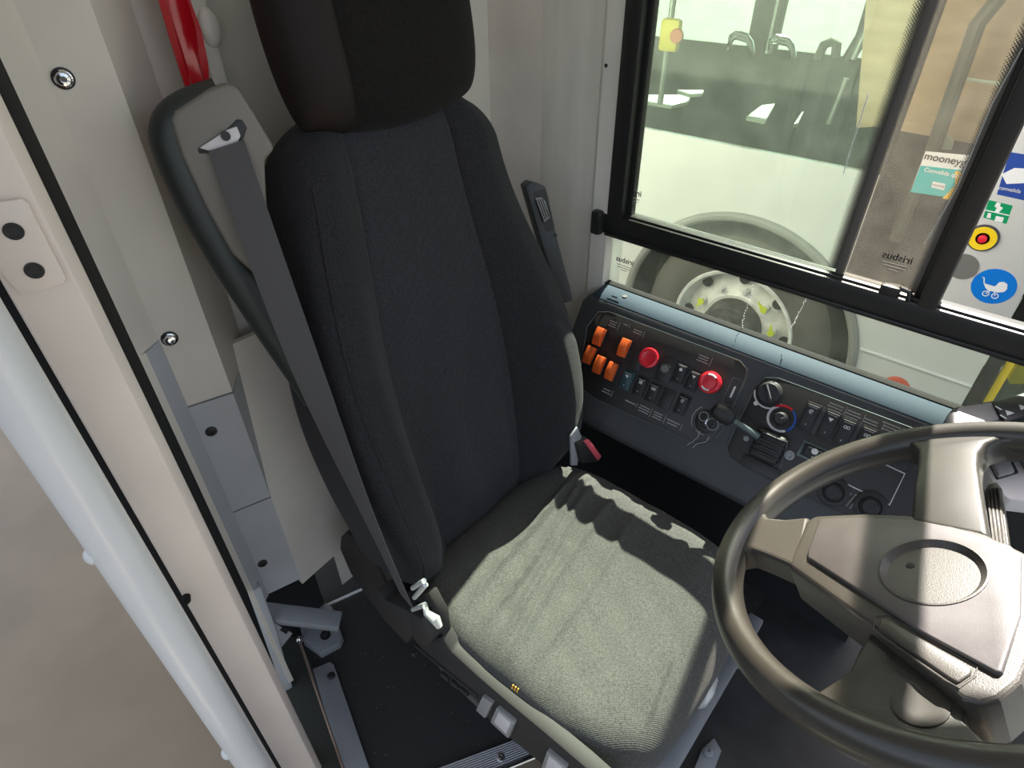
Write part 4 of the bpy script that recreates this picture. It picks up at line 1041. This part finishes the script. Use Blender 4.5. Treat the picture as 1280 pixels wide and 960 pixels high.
# tan partition behind the door
tp = [wY(p, 3.05) for p in ((1085, -30), (1300, -30), (1300, 195), (1095, 158), (1070, 160))]
mk('tan_partition', prism(tp, (0, .03, 0)), 'tan', bus, 0)
mk('partition_base', prism([wY(p, 3.06) for p in ((1085, 158), (1300, 190), (1250, 420), (1040, 380))], (0, .03, 0)), 'businside', bus, 0)
def ptube(pts, y, r, mt, nm, par=bus): return mk(nm, tube([wY(p, y) for p in pts], r, 10), mt, par)
ptube([(1174, -10), (1131, 100)], 2.95, .012, 'seatwhite', 'grab_pole')
ptube([(1262, -20), (1222, 30), (1165, 190), (1120, 300)], 2.90, .026, 'greydisc', 'door_arm')
ptube([(1200, 98), (1258, 106)], 2.92, .006, 'seatwhite', 'cross_bar')
ptube([(1106, -10), (1066, 74)], 3.3, .013, 'alu', 'grab_pole')
ptube([(1058, 98), (1036, 155)], 3.3, .013, 'alu', 'grab_pole')
ptube([(1092, 0), (1078, 45), (1060, 75)], 3.4, .03, 'ink', 'seat_side')
ptube([(1095, 60), (1100, 30), (1106, 28), (1104, 50), (1092, 85)], 3.35, .018, 'ink', 'seat_handle')
ptube([(1022, 74), (1030, 56), (1040, 52), (1046, 56), (1044, 72)], 4.6, .03, 'greydisc', 'seat_handle')
for (x0, x1, yy) in ((910, 940, 0), (960, 992, 5)):
    for d, mt in ((0, 'chrome'), (5, 'chrome')):
        ptube([(x0+d*.3, 62+yy), (x0+4, 50+yy-d), (x0+10, 46+yy-d), (x1-6, 50+yy-d), (x1-1, 58+yy-d), (x1+1, 68+yy)], 4.7, .018, mt, 'seat_handle')
ptube([(843, -10), (825, 130)], 3.3, .016, 'alu', 'grab_pole')
sb = mk('stop_button_box', box(wY((838, 44), 3.24), (.11, .05, .15), b=.02), 'yellow', bus)
mk('stop_button', lathe([(.035, 0), (.03, .02)], wY((846, 45), 3.215), (.3, -1, 0), 18), 'orange', sb)
for q4, y in (([(806, 118), (850, 118), (863, 122), (858, 127), (840, 131), (806, 126)], 3.3), ([(846, 112), (880, 112), (878, 116), (862, 117)], 3.3), ([(933, 145), (952, 131), (969, 129), (957, 150)], 3.2), ([(992, 155), (1002, 140), (1005, 138), (998, 153)], 3.2)):
    P = [ax(p, 'z', .45) for p in q4]
    mk('seat_shell', prism(P, (0, 0, -.03), b=.006), 'seatwhite', bus)
P = [ax(p, 'z', .45) for p in ((1162, 185), (1170, 170), (1190, 170), (1193, 182), (1180, 190))]
mk('seat_shell', prism([wY(p, 2.98) for p in ((1161, 187), (1168, 169), (1186, 170), (1192, 178), (1189, 188))], (0, .02, 0), b=.004), 'seatwhite', bus)
# stickers and button on the pillar
def stick(nm, q4, mt, h=.001, par=bus): return mk(nm, prism([wY(p, YB-h) for p in q4], (0, .0012, 0)), mt, par, 0)
s1_ = stick('ticket_sticker', [(1157, 189), (1219, 195), (1207, 250), (1138, 240)], 'white')
stick('teal_field', [(1151, 207), (1214, 214), (1206, 250), (1138, 240)], 'stickerteal', .0022, s1_)
stick('amber_curve', [(1194, 214), (1203, 215), (1206, 226), (1198, 240), (1188, 250), (1178, 248), (1194, 232)], 'stickeryel', .003, s1_)
stick('white_tag', [(1166, 227), (1182, 230), (1180, 238), (1164, 234)], 'white', .0032, s1_)
def fY(p, h=.003, rot=0): return frame(wY(p, YB-h), (1, 0, 0), (0, -1, 0)) @ Matrix.Rotation(rot, 4, 'Z')
text('sticker_title', 'mooneygo', .036, fY((1185, 200), .003), 'ink', s1_, bold=.0004)
text('sticker_line', 'Convalida qui', .021, fY((1177, 216), .0034), 'white', s1_, bold=.0003)
text('sticker_tag_text', 'mooney', .012, fY((1173, 232), .004), 'ink', s1_)
s2_ = stick('navy_sticker', [(1262, 190), (1300, 196), (1300, 255), (1246, 243)], 'stickernavy')
stick('card_picture', [(1252, 218), (1268, 210), (1300, 212), (1300, 228), (1258, 230)], 'white', .0022, s2_)
text('sticker_line', 'convalida', .018, fY((1262, 237), .003), 'white', s2_)
s3_ = stick('exit_sticker', [(1236, 250), (1266, 257), (1258, 280), (1229, 272)], 'stickergreen')
stick('divider', [(1232, 262), (1262, 269), (1261.6, 270.2), (1231.6, 263.2)], 'white', .0022, s3_)
stick('running_figure', [(1246, 253), (1251, 254), (1250, 258), (1254, 260), (1251, 263), (1248, 266), (1243, 265), (1246, 260), (1243, 258)], 'white', .0022, s3_)
stick('round_mark', [(1235, 266), (1239, 267), (1238, 273), (1233, 272)], 'white', .0022, s3_)
stick('text_mark', [(1245, 270), (1255, 272), (1253, 278), (1243, 276)], 'white', .0022, s3_)
c_ = wY((1229, 297), YB)
yb = mk('emergency_release', lathe([(.050, -.002), (.050, .006), (.044, .012)], c_, (0, -1, 0), 36), 'railbrown', bus)
mk('yellow_face', lathe([(.045, .010), (.043, .014), (.022, .012)], c_, (0, -1, 0), 36), 'yellow', yb)
mk('red_push', lathe([(.015, .010), (.014, .022), (.010, .024)], c_, (0, -1, 0), 24), 'red', yb)
mk('blank_disc', lathe([(.050, -.002), (.050, .004)], wY((1204, 333), YB), (0, -1, 0), 32), 'greydisc', bus)
c_ = wY((1242, 358), YB)
st_ = mk('pram_sticker', lathe([(.070, 0), (.070, .0015)], c_, (0, -1, 0), 40), 'stickerblue', bus)
m_ = frame(c_+V((0, -.002, 0)), (1, 0, 0), (0, -1, 0))
pr = prism([m_ @ V((x, y, 0)) for x, y in ((-.034, .004), (.004, .002), (.010, .022), (.022, .028), (.036, .022), (.042, .004), (.038, -.010), (.020, -.018), (-.010, -.020), (-.022, -.012))], m_.to_3x3() @ V((0, 0, .0006)))
pr = join(pr, tube([m_ @ V((-.032, .004, .0003)), m_ @ V((-.040, .024, .0003)), m_ @ V((-.046, .024, .0003))], .002, 6))
for x in (-.012, .018):
    pr = join(pr, tube([m_ @ (v+V((0, 0, .0003))) for v in arc((x, -.034, 0), (1, 0, 0), (0, 1, 0), .010, 0, 6.28, 18)], .0018, 6))
    pr = join(pr, tube([m_ @ V((x, -.034, .0003)), m_ @ V((x*.3+.003, -.014, .0003))], .0018, 6))
mk('pram_symbol', pr, 'white', st_)
mk('side_marker', lathe([(.055, 0), (.050, .012), (.03, .018)], wY((1120, 484), YB), (0, -1, 0), 24), 'reflector', bus)
mk('skirt_line', tube([(-.31, YB-.002, -.02), (XD, YB-.002, -.02)], .008, 8), 'buswhite', bus)
mk('door_edge', box((XD+.03, YB+.03, .75), (.05, .05, 2.1), b=.005), 'rubber', bus)
mk('yellow_edge', box((XD+.075, YB+.04, .75), (.030, .03, 2.1), b=.003), 'yellow', bus)
mk('door_glass', box((XD+.45, YB+.045, .75), (.70, .006, 2.1)), 'busglass', bus, 0)
mk('door_kick', prism([wY(p, YB+.06) for p in ((1250, 450), (1262, 480), (1290, 480), (1300, 470), (1258, 444))], (0, .03, 0)), 'yellow', bus, 0)
mk('door_step', box((XD+.5, YB+.40, -.31), (.8, .6, .04)), 'businside', bus, 0)
# ================================================================== LIGHT
SUN = V((-.177, 1, 1.14)).normalized()
su = bpy.data.lights.new('sun', 'SUN'); su.energy = 20; su.angle = math.radians(.55); su.color = (1, .955, .88)
so_ = bpy.data.objects.new('sun', su); COL.objects.link(so_); so_.rotation_euler = SUN.to_track_quat('Z', 'Y').to_euler(); so_.location = SUN*20
wd = bpy.data.worlds.new('sky'); SC.world = wd; wd.use_nodes = True
nt = wd.node_tree; bg = nt.nodes['Background']; sk = nt.nodes.new('ShaderNodeTexSky'); sk.sky_type = 'NISHITA'; sk.sun_disc = False
sk.sun_elevation = math.asin(SUN.z); sk.sun_rotation = math.atan2(SUN.x, SUN.y); sk.air_density = 1.0; sk.dust_density = 2.5
hs = nt.nodes.new('ShaderNodeHueSaturation'); hs.inputs['Saturation'].default_value = .6
nt.links.new(sk.outputs[0], hs.inputs['Color']); nt.links.new(hs.outputs[0], bg.inputs[0]); bg.inputs[1].default_value = .22
SC.view_settings.view_transform = 'Standard'; SC.view_settings.look = 'None'; SC.view_settings.exposure = .62
SC.view_settings.gamma = 1; SC.view_settings.use_curve_mapping = False
